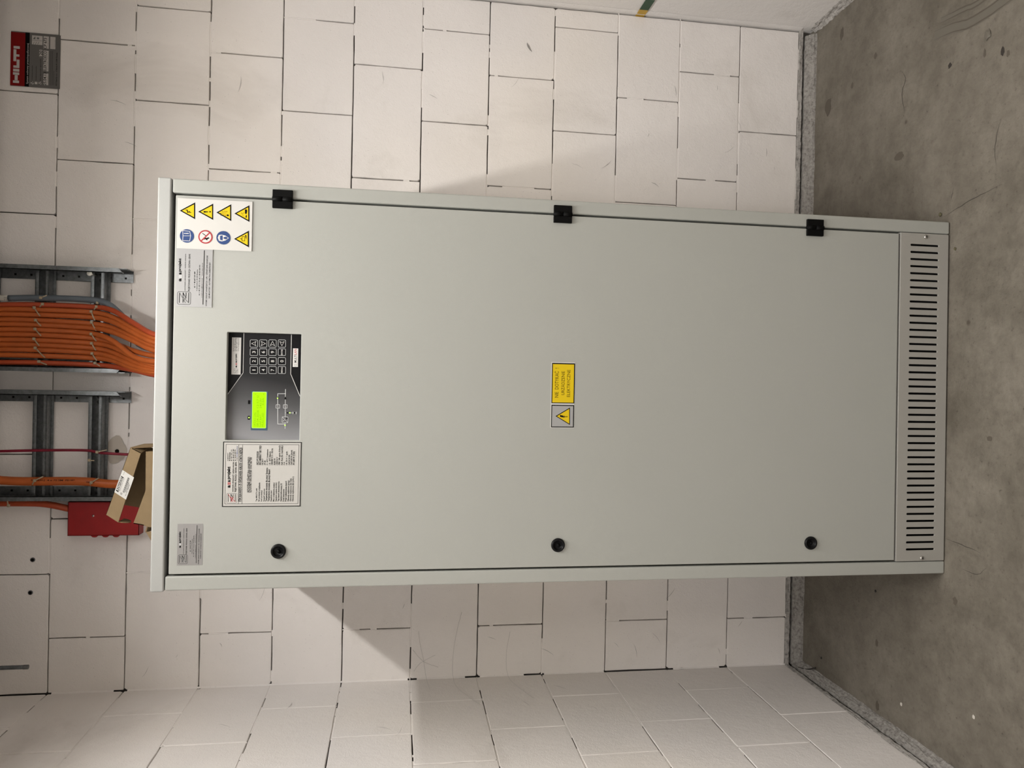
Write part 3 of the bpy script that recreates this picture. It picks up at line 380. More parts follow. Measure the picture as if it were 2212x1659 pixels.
GREY = [(0.2119, 2.41, 2.594), (0.2157, 2.41, 2.5193), (0.2171, 2.41, 2.42), (0.2146, 2.408, 2.3564), (0.2051, 2.4, 2.3154), (0.1814, 2.395, 2.2829), (0.1522, 2.39, 2.2554), (0.1202, 2.385, 2.2329), (0.0769, 2.36, 2.1987), (0.05689999999999999, 2.33, 2.05), (0.0469, 2.33, 1.975)]
WHITEEND = [(0.211, 2.41, 2.6536), (0.2123, 2.41, 2.6172), (0.2116, 2.41, 2.6026), (0.2119, 2.41, 2.5928)]
RED = [(-0.2452, 2.41, 2.651), (-0.2449, 2.41, 2.61), (-0.2423, 2.41, 2.5273), (-0.2404, 2.41, 2.4156), (-0.2416, 2.408, 2.3583), (-0.2467, 2.4, 2.3268), (-0.2504, 2.39, 2.2435), (-0.2504, 2.37, 2.1), (-0.2504, 2.36, 1.975)]
THICK = [(-0.3273, 2.405, 2.6472), (-0.3309, 2.405, 2.6062), (-0.3333, 2.405, 2.565), (-0.3342, 2.405, 2.5097), (-0.3333, 2.405, 2.412), (-0.3353, 2.402, 2.3544), (-0.341, 2.395, 2.2779), (-0.331, 2.38, 2.12), (-0.331, 2.37, 1.975)]
LOWER = [(-0.4038, 2.43, 2.6586), (-0.4036, 2.43, 2.6172), (-0.4036, 2.43, 2.5617), (-0.4053, 2.43, 2.5057), (-0.4117, 2.43, 2.4634), (-0.421, 2.435, 2.4307), (-0.4276, 2.44, 2.3961)]
TIES = [((0.1857, 2.4, 2.5187), (0.1609, 2.4, 2.5028)), ((0.1485, 2.4, 2.5142), (0.1316, 2.4, 2.4999)), ((0.1218, 2.4, 2.5152), (0.1023, 2.4, 2.4994)), ((0.0924, 2.4, 2.5177), (0.0728, 2.4, 2.5039)), ((0.0653, 2.4, 2.5136), (0.0372, 2.4, 2.4873)), ((0.0253, 2.4, 2.5031), (0.0159, 2.4, 2.482)), ((0.2156, 2.4, 2.5013), (0.2234, 2.4, 2.4854)), ((0.1971, 2.4, 2.496), (0.1875, 2.4, 2.5045)), ((0.1792, 2.4, 2.3603), (0.1526, 2.4, 2.3498)), ((0.1469, 2.4, 2.3585), (0.1217, 2.4, 2.3455)), ((0.1119, 2.4, 2.3592), (0.0907, 2.4, 2.345)), ((0.0836, 2.4, 2.3574), (0.0624, 2.4, 2.3458)), ((0.0527, 2.4, 2.3557), (0.0314, 2.4, 2.3428)), ((0.0245, 2.4, 2.3472), (0.0123, 2.4, 2.3273)), ((0.2067, 2.4, 2.3432), (0.2175, 2.4, 2.3283)), ((0.1945, 2.4, 2.3455), (0.1848, 2.4, 2.3529))]
TIES2 = [((-0.329, 2.385, 2.5022), (-0.3179, 2.385, 2.4817)), ((-0.329, 2.385, 2.5022), (-0.3431, 2.385, 2.5116)), ((-0.335, 2.385, 2.3456), (-0.322, 2.385, 2.327)), ((-0.335, 2.385, 2.3456), (-0.3441, 2.385, 2.3511)), ((-0.2434, 2.385, 2.3311), (-0.2366, 2.385, 2.3045)), ((-0.268, 2.385, 2.3524), (-0.2695, 2.385, 2.3391)), ((-0.4034, 2.385, 2.5722), (-0.3894, 2.385, 2.5765))]
COBWEB = [[(-0.8012, 2.466, 1.1795), (-0.8703, 2.466, 1.2092), (-0.9626, 2.466, 1.2321)], [(-0.873, 2.466, 1.0254), (-0.9545, 2.466, 1.0316)], [(-0.878, 2.466, 1.3506), (-0.935, 2.466, 1.3525)], [(-0.928, 2.466, 1.374), (-0.9523, 2.466, 1.343), (-0.9452, 2.466, 1.2849)]]
SCUFF = [[(1.2099, 2.466, 1.0052), (1.207, 2.466, 0.986), (1.1976, 2.466, 0.9699), (1.2005, 2.466, 0.9891)], [(1.2384, 2.466, 0.5135), (1.247, 2.466, 0.5069), (1.2371, 2.466, 0.5101), (1.2349, 2.466, 0.5167)]]
# ------------------------------------------------------------------ room shell
D, XL, XR, YF, ZC = 2.467, -1.0, 1.268, -2.6, 3.1
RD = 0.012                                   # depth of the open joints
def slab(name, a, b, mats, **kw):
    return BM().box(*a, *b).out(name, None, mats, kind='structure', **kw)
floor = pyd('floor', [(XL-0.3, YF-0.3, 0), (XR+0.3, YF-0.3, 0), (XR+0.3, D+0.3, 0), (XL-0.3, D+0.3, 0), (XL-0.3, YF-0.3, -0.1), (XR+0.3, YF-0.3, -0.1), (XR+0.3, D+0.3, -0.1), (XL-0.3, D+0.3, -0.1)],
            [(0, 1, 2, 3), (7, 6, 5, 4), (0, 4, 5, 1), (1, 5, 6, 2), (2, 6, 7, 3), (3, 7, 4, 0)], None, ['floor'], kind='structure', label='worn grey-brown concrete floor with stains and hairline cracks')
ceiling = slab('ceiling', (XL-0.3, YF-0.3, ZC), (XR+0.3, D+0.3, ZC+0.1), ['soffit'])
wall_front = slab('wall_front', (XL-0.2, YF-0.2, 0), (XR+0.2, YF, ZC), ['paint2'])
wall_right = slab('wall_right', (XR, YF, 0), (XR+0.2, D+0.2, ZC), ['paint2'])
wall_back = slab('wall_back', (XL-0.2, D+RD, 0), (XR, D+0.2, ZC), ['joint'])
wall_left = BM().box(XL-0.2, -0.55, 0, XL-RD, D+RD, ZC, mi=0).box(XL-0.2, YF, 0, XL, -0.55, ZC, mi=1).out('wall_left', None, ['joint', 'paint2'], kind='structure')

def block(parent, mp, u0, u1, z0, z1, rnd):
    """one wall block: jittered outline, rounded arris, own set-back; mp(u, z, depth into wall)"""
    g = 0.0016; u0 += g; u1 -= g; z0 += g; z1 -= g
    pts = []
    nu = max(2, int((u1-u0)/0.045)); nz = 5; r = 0.003+rnd.random()*0.006
    def edge(a, b, n, out):
        for i in range(n):
            t = i/n; x = a[0]+(b[0]-a[0])*t; z = a[1]+(b[1]-a[1])*t
            if i == 0:
                d1 = ((b[0]-a[0]), (b[1]-a[1])); L = math.hypot(*d1); k = r*rnd.random()
                pts.append((a[0]+d1[0]/L*k, a[1]+d1[1]/L*k)); continue
            j = rnd.uniform(-0.0008, 0.0004); pts.append((x+out[0]*j, z+out[1]*j))
        d1 = ((a[0]-b[0]), (a[1]-b[1])); L = math.hypot(*d1); k = r*rnd.random()
        pts.append((b[0]+d1[0]/L*k, b[1]+d1[1]/L*k))
    edge((u0, z0), (u1, z0), nu, (0, -1)); edge((u1, z0), (u1, z1), nz, (1, 0)); edge((u1, z1), (u0, z1), nu, (0, 1)); edge((u0, z1), (u0, z0), nz, (-1, 0))
    n = len(pts); cu, cz = (u0+u1)/2, (z0+z1)/2; db = rnd.uniform(-0.0004, 0.0007); tx, tz = rnd.uniform(-0.001, 0.001), rnd.uniform(-0.002, 0.002)
    dd = lambda x, z: db+tx*(x-cu)+tz*(z-cz)
    vs = []
    for x, z in pts:      # inner (front) ring
        s = 0.0014; vs.append(mp(x+(s if x < cu else -s), z+(s if z < cz else -s), dd(x, z)))
    for x, z in pts: vs.append(mp(x, z, dd(x, z)+0.0012))
    for x, z in pts: vs.append(mp(x, z, RD+0.001))
    fs = [tuple(range(n))]
    for k in (0, 1):
        for i in range(n): fs.append((k*n+i, (k+1)*n+i, (k+1)*n+(i+1) % n, k*n+(i+1) % n))
    o = pyd('block', vs, fs, parent, ['paint']); me = o.data
    bm = bmesh.new(); bm.from_mesh(me); bmesh.ops.recalc_face_normals(bm, faces=bm.faces); 
    f0 = bm.faces[:]; f0[0].normal_update()
    bm.to_mesh(me); bm.free(); return o
mpB = lambda u, z, d: (u, D+d, z)
mpL = lambda u, z, d: (XL-d, u, z)
Z12, CH = 0.0504, 0.222
rz = lambda k: Z12+(12-k)*CH                # height of course line k (12 = lowest)
rowsB = {}
for k in range(-1, 12):                      # row between course lines k and k+1
    if k % 2: xs = [-0.829, -0.459, -0.09, 0.279, 0.649, 1.018]
    else: xs = [-0.630, -0.260, 0.108, 0.479, 0.849, 1.20]
    rowsB[k] = xs
rowsB[2] = [-0.630, -0.26, 0.108, 0.478, 0.849, 1.143]
rowsB[4] = [-0.630, -0.26, 0.108, 0.478, 0.850, 1.149]
rowsB[6] = [-0.630, -0.26, 0.108, 0.478, 0.849, 1.153]
rowsB[9] = [-0.825, -0.455, -0.09, 0.27, 0.62, 0.979]
rowsB[10] = [-0.630, -0.30, 0.02, 0.345, 0.715, 1.086]
rowsB[11] = [-0.829, -0.459, -0.09, 0.21, 0.55, 0.894]
rnd = random.Random(3)
joints = {'B': [], 'L': []}
for k, xs in rowsB.items():
    e = [XL+0.001]+xs+[XR-0.004]; z0, z1 = rz(k+1), min(rz(k), ZC-0.002)
    for a, b in zip(e, e[1:]): block(wall_back, mpB, a, b, z0, z1, rnd)
    for x in xs: joints['B'].append(((x, z0), (x, z1), 0.14))
    joints['B'].append(((XL, z0), (XR, z0), 0.26)) 
for k in range(-1, 12):
    if k % 2: ys = [2.090-0.370*i for i in range(7)]
    else: ys = [2.290-0.371*i for i in range(8)]
    if k == 0: ys = [2.25, 1.88, 1.51, 1.14, 0.77, 0.40, 0.03, -0.34]
    ys = [y for y in ys if y > -0.5]
    e = sorted([D-0.001]+ys+[-0.55]); z0, z1 = rz(k+1), min(rz(k), ZC-0.002)
    for a, b in zip(e, e[1:]): block(wall_left, mpL, a, b, z0, z1, rnd)
    for y in ys: joints['L'].append(((y, z0), (y, z1), 0.93))
    joints['L'].append(((-0.5, z0), (D, z0), 0.62))
for key, mp, wall in (('B', mpB, wall_back), ('L', mpL, wall_left)):
    vs, fs = [], []
    for a, b, pr in joints[key]:
        L = math.hypot(b[0]-a[0], b[1]-a[1]); ux, uz = (b[0]-a[0])/L, (b[1]-a[1])/L; s = 0.0
        while s < L:
            seg = min(rnd.choice([0.012, 0.02, 0.035, 0.06, 0.11]), L-s)
            if rnd.random() < pr:
                h = 0.0022; d = rnd.choice([0.0011, 0.0016, 0.0022]); j = rnd.uniform(-0.0004, 0.0004); o = len(vs)
                for q, e2 in ((s, 0.0), (s+seg, 0.0)):
                    px, pz = a[0]+ux*q, a[1]+uz*q
                    vs += [mp(px-uz*h, pz+ux*h, d), mp(px, pz, d-0.0006+j), mp(px+uz*h, pz-ux*h, d)]
                fs += [(o, o+1, o+4, o+3), (o+1, o+2, o+5, o+4)]
            s += seg
    pyd('joint_filler', vs, fs, wall, ['paint'], kind='stuff')

# painted-over fillet in the back left corner
for (za, zb_) in [(0.05, 0.27), (0.30, 0.47), (0.72, 0.93), (1.0, 1.15), (1.20, 1.36), (1.39, 2.26), (2.30, 2.48)]:
    vs, fs = [], []; n = max(3, int((zb_-za)/0.008))
    for i in range(n+1):
        z = za+(zb_-za)*i/n; q = 0.0042+0.0022*noise.noise(Vector((z*40, 1, 4)))
        vs += [(XL-0.0005, D-q, z), (XL+0.0013, D-0.0013, z), (XL+q, D+0.0005, z)]
    for i in range(n):
        for j in (0, 1): fs.append((i*3+j, i*3+j+1, i*3+4+j, i*3+3+j))
    pyd('corner_filler', vs, fs, wall_back, ['paint'], True)
# mortar bed under the lowest course and the rough fillet on the floor
def rough_strip(name, mp, u0, u1, prof, mats, parent=None, mi=None, amp=0.0022, fr=55, step=0.006, seed=0, sub=3, **kw):
    P = []
    for (a, b), (c, d) in zip(prof, prof[1:]):
        for i in range(sub): P.append((a+(c-a)*i/sub, b+(d-b)*i/sub))
    P.append(prof[-1]); n = len(P); N = max(2, int((u1-u0)/step)); vs, fs = [], []
    for i in range(N+1):
        u = u0+(u1-u0)*i/N
        for j, (a, b) in enumerate(P):
            q = noise.noise(Vector((u*fr, j*1.3+seed*7, seed*3.1)))*amp + noise.noise(Vector((u*9, j*0.3, seed)))*amp*1.3
            q2 = noise.noise(Vector((u*fr, j*1.3+50, seed*3.1)))*amp
            vs.append(mp(u, a+q*0.9, max(b+q2, -0.002)))
    for i in range(N):
        for j in range(n-1): fs.append((i*n+j, i*n+j+1, (i+1)*n+j+1, (i+1)*n+j))
    return pyd(name, vs, fs, parent, mats, kind='structure', **kw)
# profile coordinates: (distance out from the wall face, height)
mb = lambda u, a, b: (u, D-a, b)
ml = lambda u, a, b: (XL+a, u, b)
mr = lambda u, a, b: (XR-a, u, b)
rough_strip('trim_1', mb, XL, XR, [(-0.004, 0.051), (0.0005, 0.049), (0.001, 0.036), (-0.008, 0.033)], ['pale_mortar'], seed=1, label='pale rough mortar bed under the back wall blocks')
rough_strip('trim_2', mb, XL+0.002, XR-0.02, [(-0.012, 0.026), (0.004, 0.029), (0.018, 0.021), (0.029, 0.009), (0.033, -0.001)], ['mortar'], seed=2, amp=0.0026, label='rough grey mortar fillet along the foot of the back wall')
rough_strip('trim_3', ml, -0.55, D, [(-0.004, 0.051), (0.0005, 0.049), (0.001, 0.036), (-0.008, 0.033)], ['pale_mortar'], seed=3, label='pale rough mortar bed under the left wall blocks')
rough_strip('trim_4', ml, -0.55, D-0.002, [(-0.012, 0.024), (0.003, 0.027), (0.012, 0.018), (0.020, 0.006), (0.024, -0.001)], ['mortar'], seed=4, amp=0.003, label='rough grey mortar fillet along the foot of the left wall')
rough_strip('trim_5', mr, -0.5, D-0.02, [(-0.002, 0.030), (0.003, 0.020), (0.006, 0.010), (0.014, -0.001)], ['pale_mortar'], seed=5, amp=0.0045, fr=80, step=0.004, label='crumbling white mortar edge along the foot of the right wall')
# ragged plaster ridge and open crack at the right corner
vs, fs = [], []; N = 160
for i in range(N+1):
    z = 0.05+2.9*i/N; q = 0.0035+0.004*noise.noise(Vector((z*14, 2, 0)))+0.002*noise.noise(Vector((z*60, 5, 0)))
    vs += [(XR-0.0005, D-0.030-0.006*noise.noise(Vector((z*6, 1, 1))), z), (XR-0.003-q*0.6, D-0.008-q, z), (XR-0.001, D-0.002, z)]
for i in range(N):
    for j in (0, 1): fs.append((i*3+j, i*3+j+1, i*3+3+j+1, i*3+3+j))
pyd('plaster_ridge', vs, fs, wall_right, ['paint2'], True)
def flat_patch(name, parent, mp, cx, cy, rx, ry, mname, seed=0, n=22, rough=0.18, rot=0, h=0.0004, **kw):
    pts = []
    for k in range(n):
        a = 2*PI*k/n; q = 1+rough*noise.noise(Vector((math.cos(a)*1.6+seed*5, math.sin(a)*1.6, seed)))*2
        x, y = rx*q*math.cos(a), ry*q*math.sin(a); c, s = math.cos(rot), math.sin(rot)
        pts.append((cx+x*c-y*s, cy+x*s+y*c))
    vs = [mp(x, y, h) for x, y in pts]; return pyd(name, vs, [tuple(range(n))], parent, [mname], **kw)
mf = lambda x, y, h: (x, y, h)
mw_ = lambda x, z, h: (x, D-0.0012-h, z)
for i, (x, y, a, b, mn, rot) in enumerate([(0.962, 2.356, 0.031, 0.017, 'stain', 0.05), (1.178, 2.285, 0.020, 0.010, 'stain', 0), (1.027, 2.103, 0.009, 0.007, 'stain', 0), (0.864, 1.785, 0.007, 0.007, 'stain2', 0), (0.826, 1.609, 0.010, 0.006, 'stain2', 0.5), (0.813, 1.592, 0.008, 0.005, 'stain', 0.4), (0.845, 1.665, 0.012, 0.004, 'stain', 1.9),
     (-0.77, 2.03, 0.012, 0.006, 'stain', 0.9), (-0.955, 2.02, 0.014, 0.008, 'stain', 0.6), (-0.55, 1.72, 0.010, 0.008, 'stain', 0), (0.98, 2.22, 0.010, 0.006, 'stain', 0), (0.68, 1.98, 0.012, 0.02, 'stain', 0.3), (-0.12, 1.62, 0.006, 0.009, 'stain', 0.3)]):
    flat_patch('stain', floor, mf, x, y, a, b, mn, seed=i)
def ribbon(name, parent, mp, pts, wd, mname, h=0.0005, taper=True, jit=0.0, **kw):
    P = [Vector((a, b, 0)) for a, b in pts]; P = catmull(P, 0.012) if len(P) > 2 else [P[0].lerp(P[1], t/8) for t in range(9)]
    vs, fs = [], []
    for i, p in enumerate(P):
        d = (P[min(i+1, len(P)-1)]-P[max(i-1, 0)]).normalized(); nn = Vector((-d.y, d.x, 0)); k = wd/2*(math.sin(PI*min(max(i/(len(P)-1), 0.06), 0.94)) if taper else 1)
        p = p+nn*jit*noise.noise(Vector((i*0.7, wd*900, 3)))
        for sgn in (1, -1): q = p+nn*k*sgn; vs.append(mp(q.x, q.y, h))
    for i in range(len(P)-1): fs.append((2*i, 2*i+1, 2*i+3, 2*i+2))
    return pyd(name, vs, fs, parent, [mname], **kw)
for pts, wd in [([(0.462, 1.795), (0.475, 1.745), (0.489, 1.68), (0.50, 1.60)], 0.0016), ([(-0.395, 1.757), (-0.399, 1.70), (-0.405, 1.64)], 0.0016), ([(0.55, 1.62), (0.60, 1.625), (0.66, 1.61)], 0.0012), ([(0.50, 1.77), (0.53, 1.76)], 0.0012), ([(0.93, 1.98), (0.90, 1.96), (0.86, 1.975), (0.80, 1.96)], 0.0018), ([(-0.46, 1.70), (-0.462, 1.65), (-0.44, 1.62)], 0.0012)]:
    ribbon('hairline_crack', floor, mf, pts, wd, 'crack', jit=0.003)
for pts, wd in [([(0.972, 1.846), (0.962, 1.78), (0.948, 1.73), (0.945, 1.66), (0.955, 1.56)], 0.030), ([(1.003, 1.822), (0.993, 1.75), (0.985, 1.69), (0.995, 1.60)], 0.016)]:
    ribbon('trowel_mark', floor, mf, pts, wd, 'trowel', taper=False, jit=0.004, h=0.0003)
    for dx, m2 in ((0.012, 'stain'), (-0.011, 'stain')):
        ribbon('trowel_mark', floor, mf, [(a+dx*wd/0.03, b) for a, b in pts], 0.004, m2, jit=0.002, h=0.0006)

# marks on the back wall
for pts in [[(1.136, 1.035), (1.123, 1.03), (1.108, 1.018)], ]:
    ribbon('scuff', wall_back, mw_, pts, 0.007, 'scuff', jit=0.002)
rs = random.Random(11)
for i in range(30):
    x = rs.uniform(0.68, 1.22) if i < 16 else rs.uniform(-0.97, -0.72); z = rs.uniform(0.1, 2.3); a = rs.uniform(-1.2, 1.2); L = rs.uniform(0.006, 0.03)
    ribbon('scuff', wall_back, mw_, [(x, z), (x+L*math.cos(a), z+L*math.sin(a)), (x+L*1.8*math.cos(a+0.12), z+L*1.8*math.sin(a+0.12))], rs.uniform(0.0006, 0.0015), 'scuff', jit=0.003)
mwl = lambda y, z, h: (XL+0.0012+h, y, z)
for i in range(12):
    y = rs.uniform(1.75, 2.42); z = rs.uniform(0.15, 1.9); a = rs.uniform(-1.2, 1.2); L = rs.uniform(0.008, 0.035)
    ribbon('scuff', wall_left, mwl, [(y, z), (y+L*math.cos(a), z+L*math.sin(a)), (y+L*1.7*math.cos(a+0.12), z+L*1.7*math.sin(a+0.12))], rs.uniform(0.0006, 0.0015), 'scuff', jit=0.003)
# plaster patch with a drill hole, two plugged holes
flat_patch('plaster_patch', wall_back, mw_, -0.246, 2.306, 0.043, 0.030, 'plaster', seed=3, rough=0.12, h=0.0010)
flat_patch('drill_hole', wall_back, mw_, -0.2483, 2.3024, 0.0065, 0.0062, 'hole', rough=0.05, h=0.0016)
for x, z in ((-0.5839, 2.5399), (-0.6851, 2.5448)):
    BM().lathe([(0.0042, 0.0), (0.0042, -0.0012), (0.0070, -0.0012), (0.0072, 0.0004)], (x, D-0.001, z)).out('wall_plug', wall_back, ['dgray'])
    flat_patch('drill_hole', wall_back, mw_, x, z, 0.0048, 0.0048, 'hole', rough=0.05, h=0.0016)

# ------------------------------------------------------------------ lamp (above the frame), added fill lamp behind the camera
def lamp_at(x0, y0, label):
    lamp = empty('ceiling_light', (x0, y0, LZ), label, 'lamp', 'linear ceiling lamps')
    HL = (LY1-LY0)/2+0.03
    BM().box(-0.06, -HL, 0.004, 0.06, HL, 0.07).box(-0.060, -HL, -0.024, -0.056, HL, 0.004).box(0.056, -HL, -0.024, 0.060, HL, 0.004).box(-0.06, -HL, -0.024, 0.06, -HL+0.004, 0.004).box(-0.06, HL-0.004, -0.024, 0.06, HL, 0.004).out('housing', lamp, ['housing'])
    for i in range(1, 18):
        y = -HL+2*HL*i/18; BM().box(-0.056, y-0.0006, -0.024, 0.056, y+0.0006, -0.002).out('louvre', lamp, ['louvre'])
    for y in (-0.5, 0.5): BM().lathe([(0.005, 0.07), (0.005, ZC-LZ)], (0, y, 0), 'z', 10).out('suspension_rod', lamp, ['zinc'])
lamp_at(LX, (LY0+LY1)/2, 'white linear ceiling lamp above the front of the cabinet')
lamp_at(-0.25, -1.35, 'unseen white linear fill lamp added behind the camera')

# unseen cable tray added above the frame to shade the top of the wall
TY0, TY1, TZ = 1.76, 2.335, 2.620
tray = empty('added_shade_tray', (0.13, (TY0+TY1)/2, TZ), 'unseen galvanised cable tray added above the ladders to shade the upper wall', 'cable tray')
hw = (TY1-TY0)/2
BM().box(-1.11, -hw, 0, 1.13, hw, 0.002).box(-1.11, -hw, 0, 1.13, -hw+0.002, 0.05).box(-1.11, hw-0.002, 0, 1.13, hw, 0.05).out('tray_channel', tray, ['zinc'])
for x in (-0.75, 0.75):
    for y in (-hw+0.02, hw-0.02): BM().lathe([(0.005, -0.006), (0.005, ZC-TZ)], (x, y, 0), 'z', 10).out('hanger_rod', tray, ['zinc'])

# ------------------------------------------------------------------ cabinet
ca, cb, cc = 0.01022, -0.0012, -0.00197
MW = Matrix.Translation((-0.02209, 1.76411, 0)) @ Matrix.Rotation(ca, 4, 'Z') @ Matrix.Rotation(cb, 4, 'X') @ Matrix.Rotation(cc, 4, 'Y')
cab = empty('electrical_cabinet', label='tall light grey steel cabinet with slotted plinth and keypad, standing against the back wall', cat='cabinet', mw=MW)
DP = 0.688
for sx in (-1, 1):
    x0, x1 = (-0.4665, -0.4338) if sx < 0 else (0.4332, 0.4655)
    b = BM().box(x0, 0, 0.0015, x1, 0.05, 1.9515, 0.0035, 3)
    b.box(x0 if sx < 0 else x1-0.004, 0.045, 0.0015, x0+0.004 if sx < 0 else x1, DP, 1.9515)
    b.out('side_panel', cab, ['coat'])
BM().box(-0.462, DP-0.003, 0.0015, 0.461, DP, 1.9515).out('rear_panel', cab, ['coat'])
BM().box(-0.4335, 0.024, 0.0015, 0.4335, 0.026, 1.9515).out('gap_shade_sheet', cab, ['gap_shade'])  # black sheet standing in for the shade behind door gaps and slots
BM().box(-0.4683, -0.0015, 1.9535, 0.4662, DP, 1.9825, 0.0035, 3).out('lid', cab, ['coat_lid'])
# door: flat sheet with the window of the control panel cut out, folded rim
def sheet(name, outer, holes, y0, th, parent, mats, bev=0.0012, rc=0.002, **kw):
    c = bpy.data.curves.new(name, 'CURVE'); c.dimensions = '2D'; c.fill_mode = 'BOTH'; c.extrude = th/2-bev; c.bevel_depth = bev; c.bevel_resolution = 1; c.offset = -bev
    def sp(pts):
        s = c.splines.new('POLY'); s.points.add(len(pts)-1); s.use_cyclic_u = True
        for i, (x, z) in enumerate(pts): s.points[i].co = (x, z, 0, 1)
    sp(outer)
    for h in holes: sp(h)
    o = bpy.data.objects.new(name, c); me = bpy.data.meshes.new_from_object(o); bpy.data.objects.remove(o); bpy.data.curves.remove(c)
    me.materials.clear()
    me.transform(Matrix(((1, 0, 0, 0), (0, 0, 1, y0+th/2), (0, 1, 0, 0), (0, 0, 0, 1))))
    bm = bmesh.new(); bm.from_mesh(me); bmesh.ops.remove_doubles(bm, verts=bm.verts, dist=1e-6); bmesh.ops.recalc_face_normals(bm, faces=bm.faces); bm.to_mesh(me); bm.free()
    me.name = name
    return link(name, me, parent, mats, **kw)
def rrect(x0, z0, x1, z1, r, n=4):
    o = []
    for cx, cz, a0 in ((x1-r, z0+r, -90), (x1-r, z1-r, 0), (x0+r, z1-r, 90), (x0+r, z0+r, 180)):
        for k in range(n+1):
            a = math.radians(a0+90*k/n); o.append((cx+r*math.cos(a), cz+r*math.sin(a)))
    return o
door = sheet('door', rrect(-0.4288, 0.1485, 0.4278, 1.9440, 0.002, 2), [rrect(-0.1250, 1.6634, 0.1212, 1.8272, 0.0012, 1)[::-1]], 0.0, 0.018, cab, ['coat'])
NS = 44; X0, X1 = 0.3998, -0.4010
slots = [rrect(x-0.0027, 0.0325, x+0.0027, 0.1150, 0.0026, 4)[::-1] for x in [X0+(X1-X0)*i/(NS-1) for i in range(NS)]]
sheet('vent_panel', rrect(-0.4318, 0.0045, 0.4312, 0.1438, 0.0022, 2), slots, -0.001, 0.004, cab, ['vent'], bev=0.0008)
BM().box(-0.4318, 0.001, 0.139, 0.4312, 0.02, 0.1434).out('vent_panel_flange', cab, ['vent'])
for x, z in ((0.4223, 0.0715), (-0.4240, 0.0693)):
    s = BM().lathe([(0.0056, -0.001), (0.0056, -0.0022), (0.0048, -0.0036), (0.0030, -0.0044), (0.0, -0.0046)], (x, 0, z), n=20).out('screw', cab, ['chrome'], True)
    b = BM(); a = 0.6
    for k in (0, 1):
        c, s2 = math.cos(a+k*PI/2), math.sin(a+k*PI/2)
        b.prism([(x+c*0.0032-s2*0.0006, z+s2*0.0032+c*0.0006), (x-c*0.0032-s2*0.0006, z-s2*0.0032+c*0.0006), (x-c*0.0032+s2*0.0006, z-s2*0.0032-c*0.0006), (x+c*0.0032+s2*0.0006, z+s2*0.0032-c*0.0006)], -0.0049, -0.004)
    b.out('screw_recess', s, ['black'])
# hinges
def hinge(z, style):
    h = BM().box(0.4345, -0.0075, z-0.0225, 0.4512, 0.0, z+0.0225, 0.0012).box(0.4088, -0.0075, z-0.0225, 0.4248, 0.0, z+0.0225, 0.0012).out('hinge', cab, ['rubber_black'], label='black hinge on the right edge of the door')
    b = BM(); g = z
    b.lathe([(0.0058, -0.0225), (0.0058, -0.0005)], (0.4298, -0.0052, z), 'z', 18).lathe([(0.0058, 0.0012), (0.0058, 0.0225)], (0.4298, -0.0052, z), 'z', 18)
    b.box(0.424, -0.0072, z-0.0225, 0.430, -0.001, z-0.0012).box(0.4296, -0.0072, z+0.0018, 0.436, -0.001, z+0.0225)
    b.out('knuckle', h, ['rubber_black'])
    BM().lathe([(0.0024, -0.0235), (0.0024, 0.0232)], (0.4298, -0.0052, z), 'z', 10).out('pin', h, ['plastic_black'])
for z in (1.7102, 1.0510, 0.3885): hinge(z, 0)
# locks
for i, (x, z) in enumerate(((-0.3802, 1.7054), (-0.3756, 1.0484), (-0.3800, 0.3853))):
    l = BM().lathe([(0.0168, 0.0), (0.0170, -0.0025), (0.0160, -0.0052), (0.0142, -0.0060), (0.0122, -0.0056), (0.0108, -0.0035), (0.0102, -0.0012), (0.0, -0.0012)], (x, 0, z), n=36).out('lock', cab, ['plastic_black'], True, label='round black cam lock on the left side of the door')
    b = BM().lathe([(0.0032, -0.0012), (0.0032, -0.0045), (0.0, -0.0048)], (x, 0, z), n=14); b.box(x-0.0045, -0.0040, z-0.0010, x+0.0045, -0.0012, z+0.0010)
    b.out('key_pin', l, ['rubber_black'])
# stickers and plates on the door
dm = lambda y=0.0: (lambda x, z, h: (x, y-h, z))
P = Print(dm(), 0.0).base(0.1758, 1.8618, 0.3096, 1.9397, 0.0016, 'silver')
def place(items, x0, z0, wd, h):
    o = []
    for it in items:
        if it[0] == 'T': o.append(('T', it[1], x0+it[2]*wd, z0+it[3]*h, it[4]*wd, it[5]*h, it[6], it[7]))
        elif it[0] == 'B': o.append(('B', x0+it[1]*wd, z0+it[2]*h, x0+it[3]*wd, z0+it[4]*h, it[5]*h, it[6], it[7]))
        elif it[0] == 'L': o.append(('L', [(x0+a*wd, z0+b*h) for a, b in it[1]], it[2]*h, it[3]))
    return o
P.add(place(RATING_ART, 0.1758, 1.8618, 0.1338, 0.0779)).out('rating_plate', cab, label='silver plate with company details partly under the white pictogram sticker')
Print(dm(), 0.0).base(-0.4088, 1.8715, -0.3152, 1.9264, 0.0004, 'silver_dark').add(place(RATING_ART, -0.4088, 1.8715, 0.0936, 0.0549)).out('rating_sticker', cab, label='small dull silver company sticker in the upper left corner of the door')
Print(dm(-0.0018), 0.0).base(0.3072, 1.7772, 0.4208, 1.9395, 0.0004, 'sticker').add(SAFETY_ART).out('pictogram_sticker', cab, label='white sticker with eight warning and mandatory pictograms')
Print(dm(), 0.0).base(-0.2766, 1.6600, -0.1283, 1.8290, 0.0006, 'plate').add(NAMEPLATE_ART).out('nameplate', cab, label='black-framed nameplate listing technical data left of the keypad')
Print(dm(), 0.0).base(-0.0905, 1.0133, 0.0698, 1.0722, 0.0004, 'white').add(WARNING_ART).out('warning_sign', cab, label='yellow and white sign reading NIE DOTYKAĆ! URZĄDZENIE ELEKTRYCZNE')
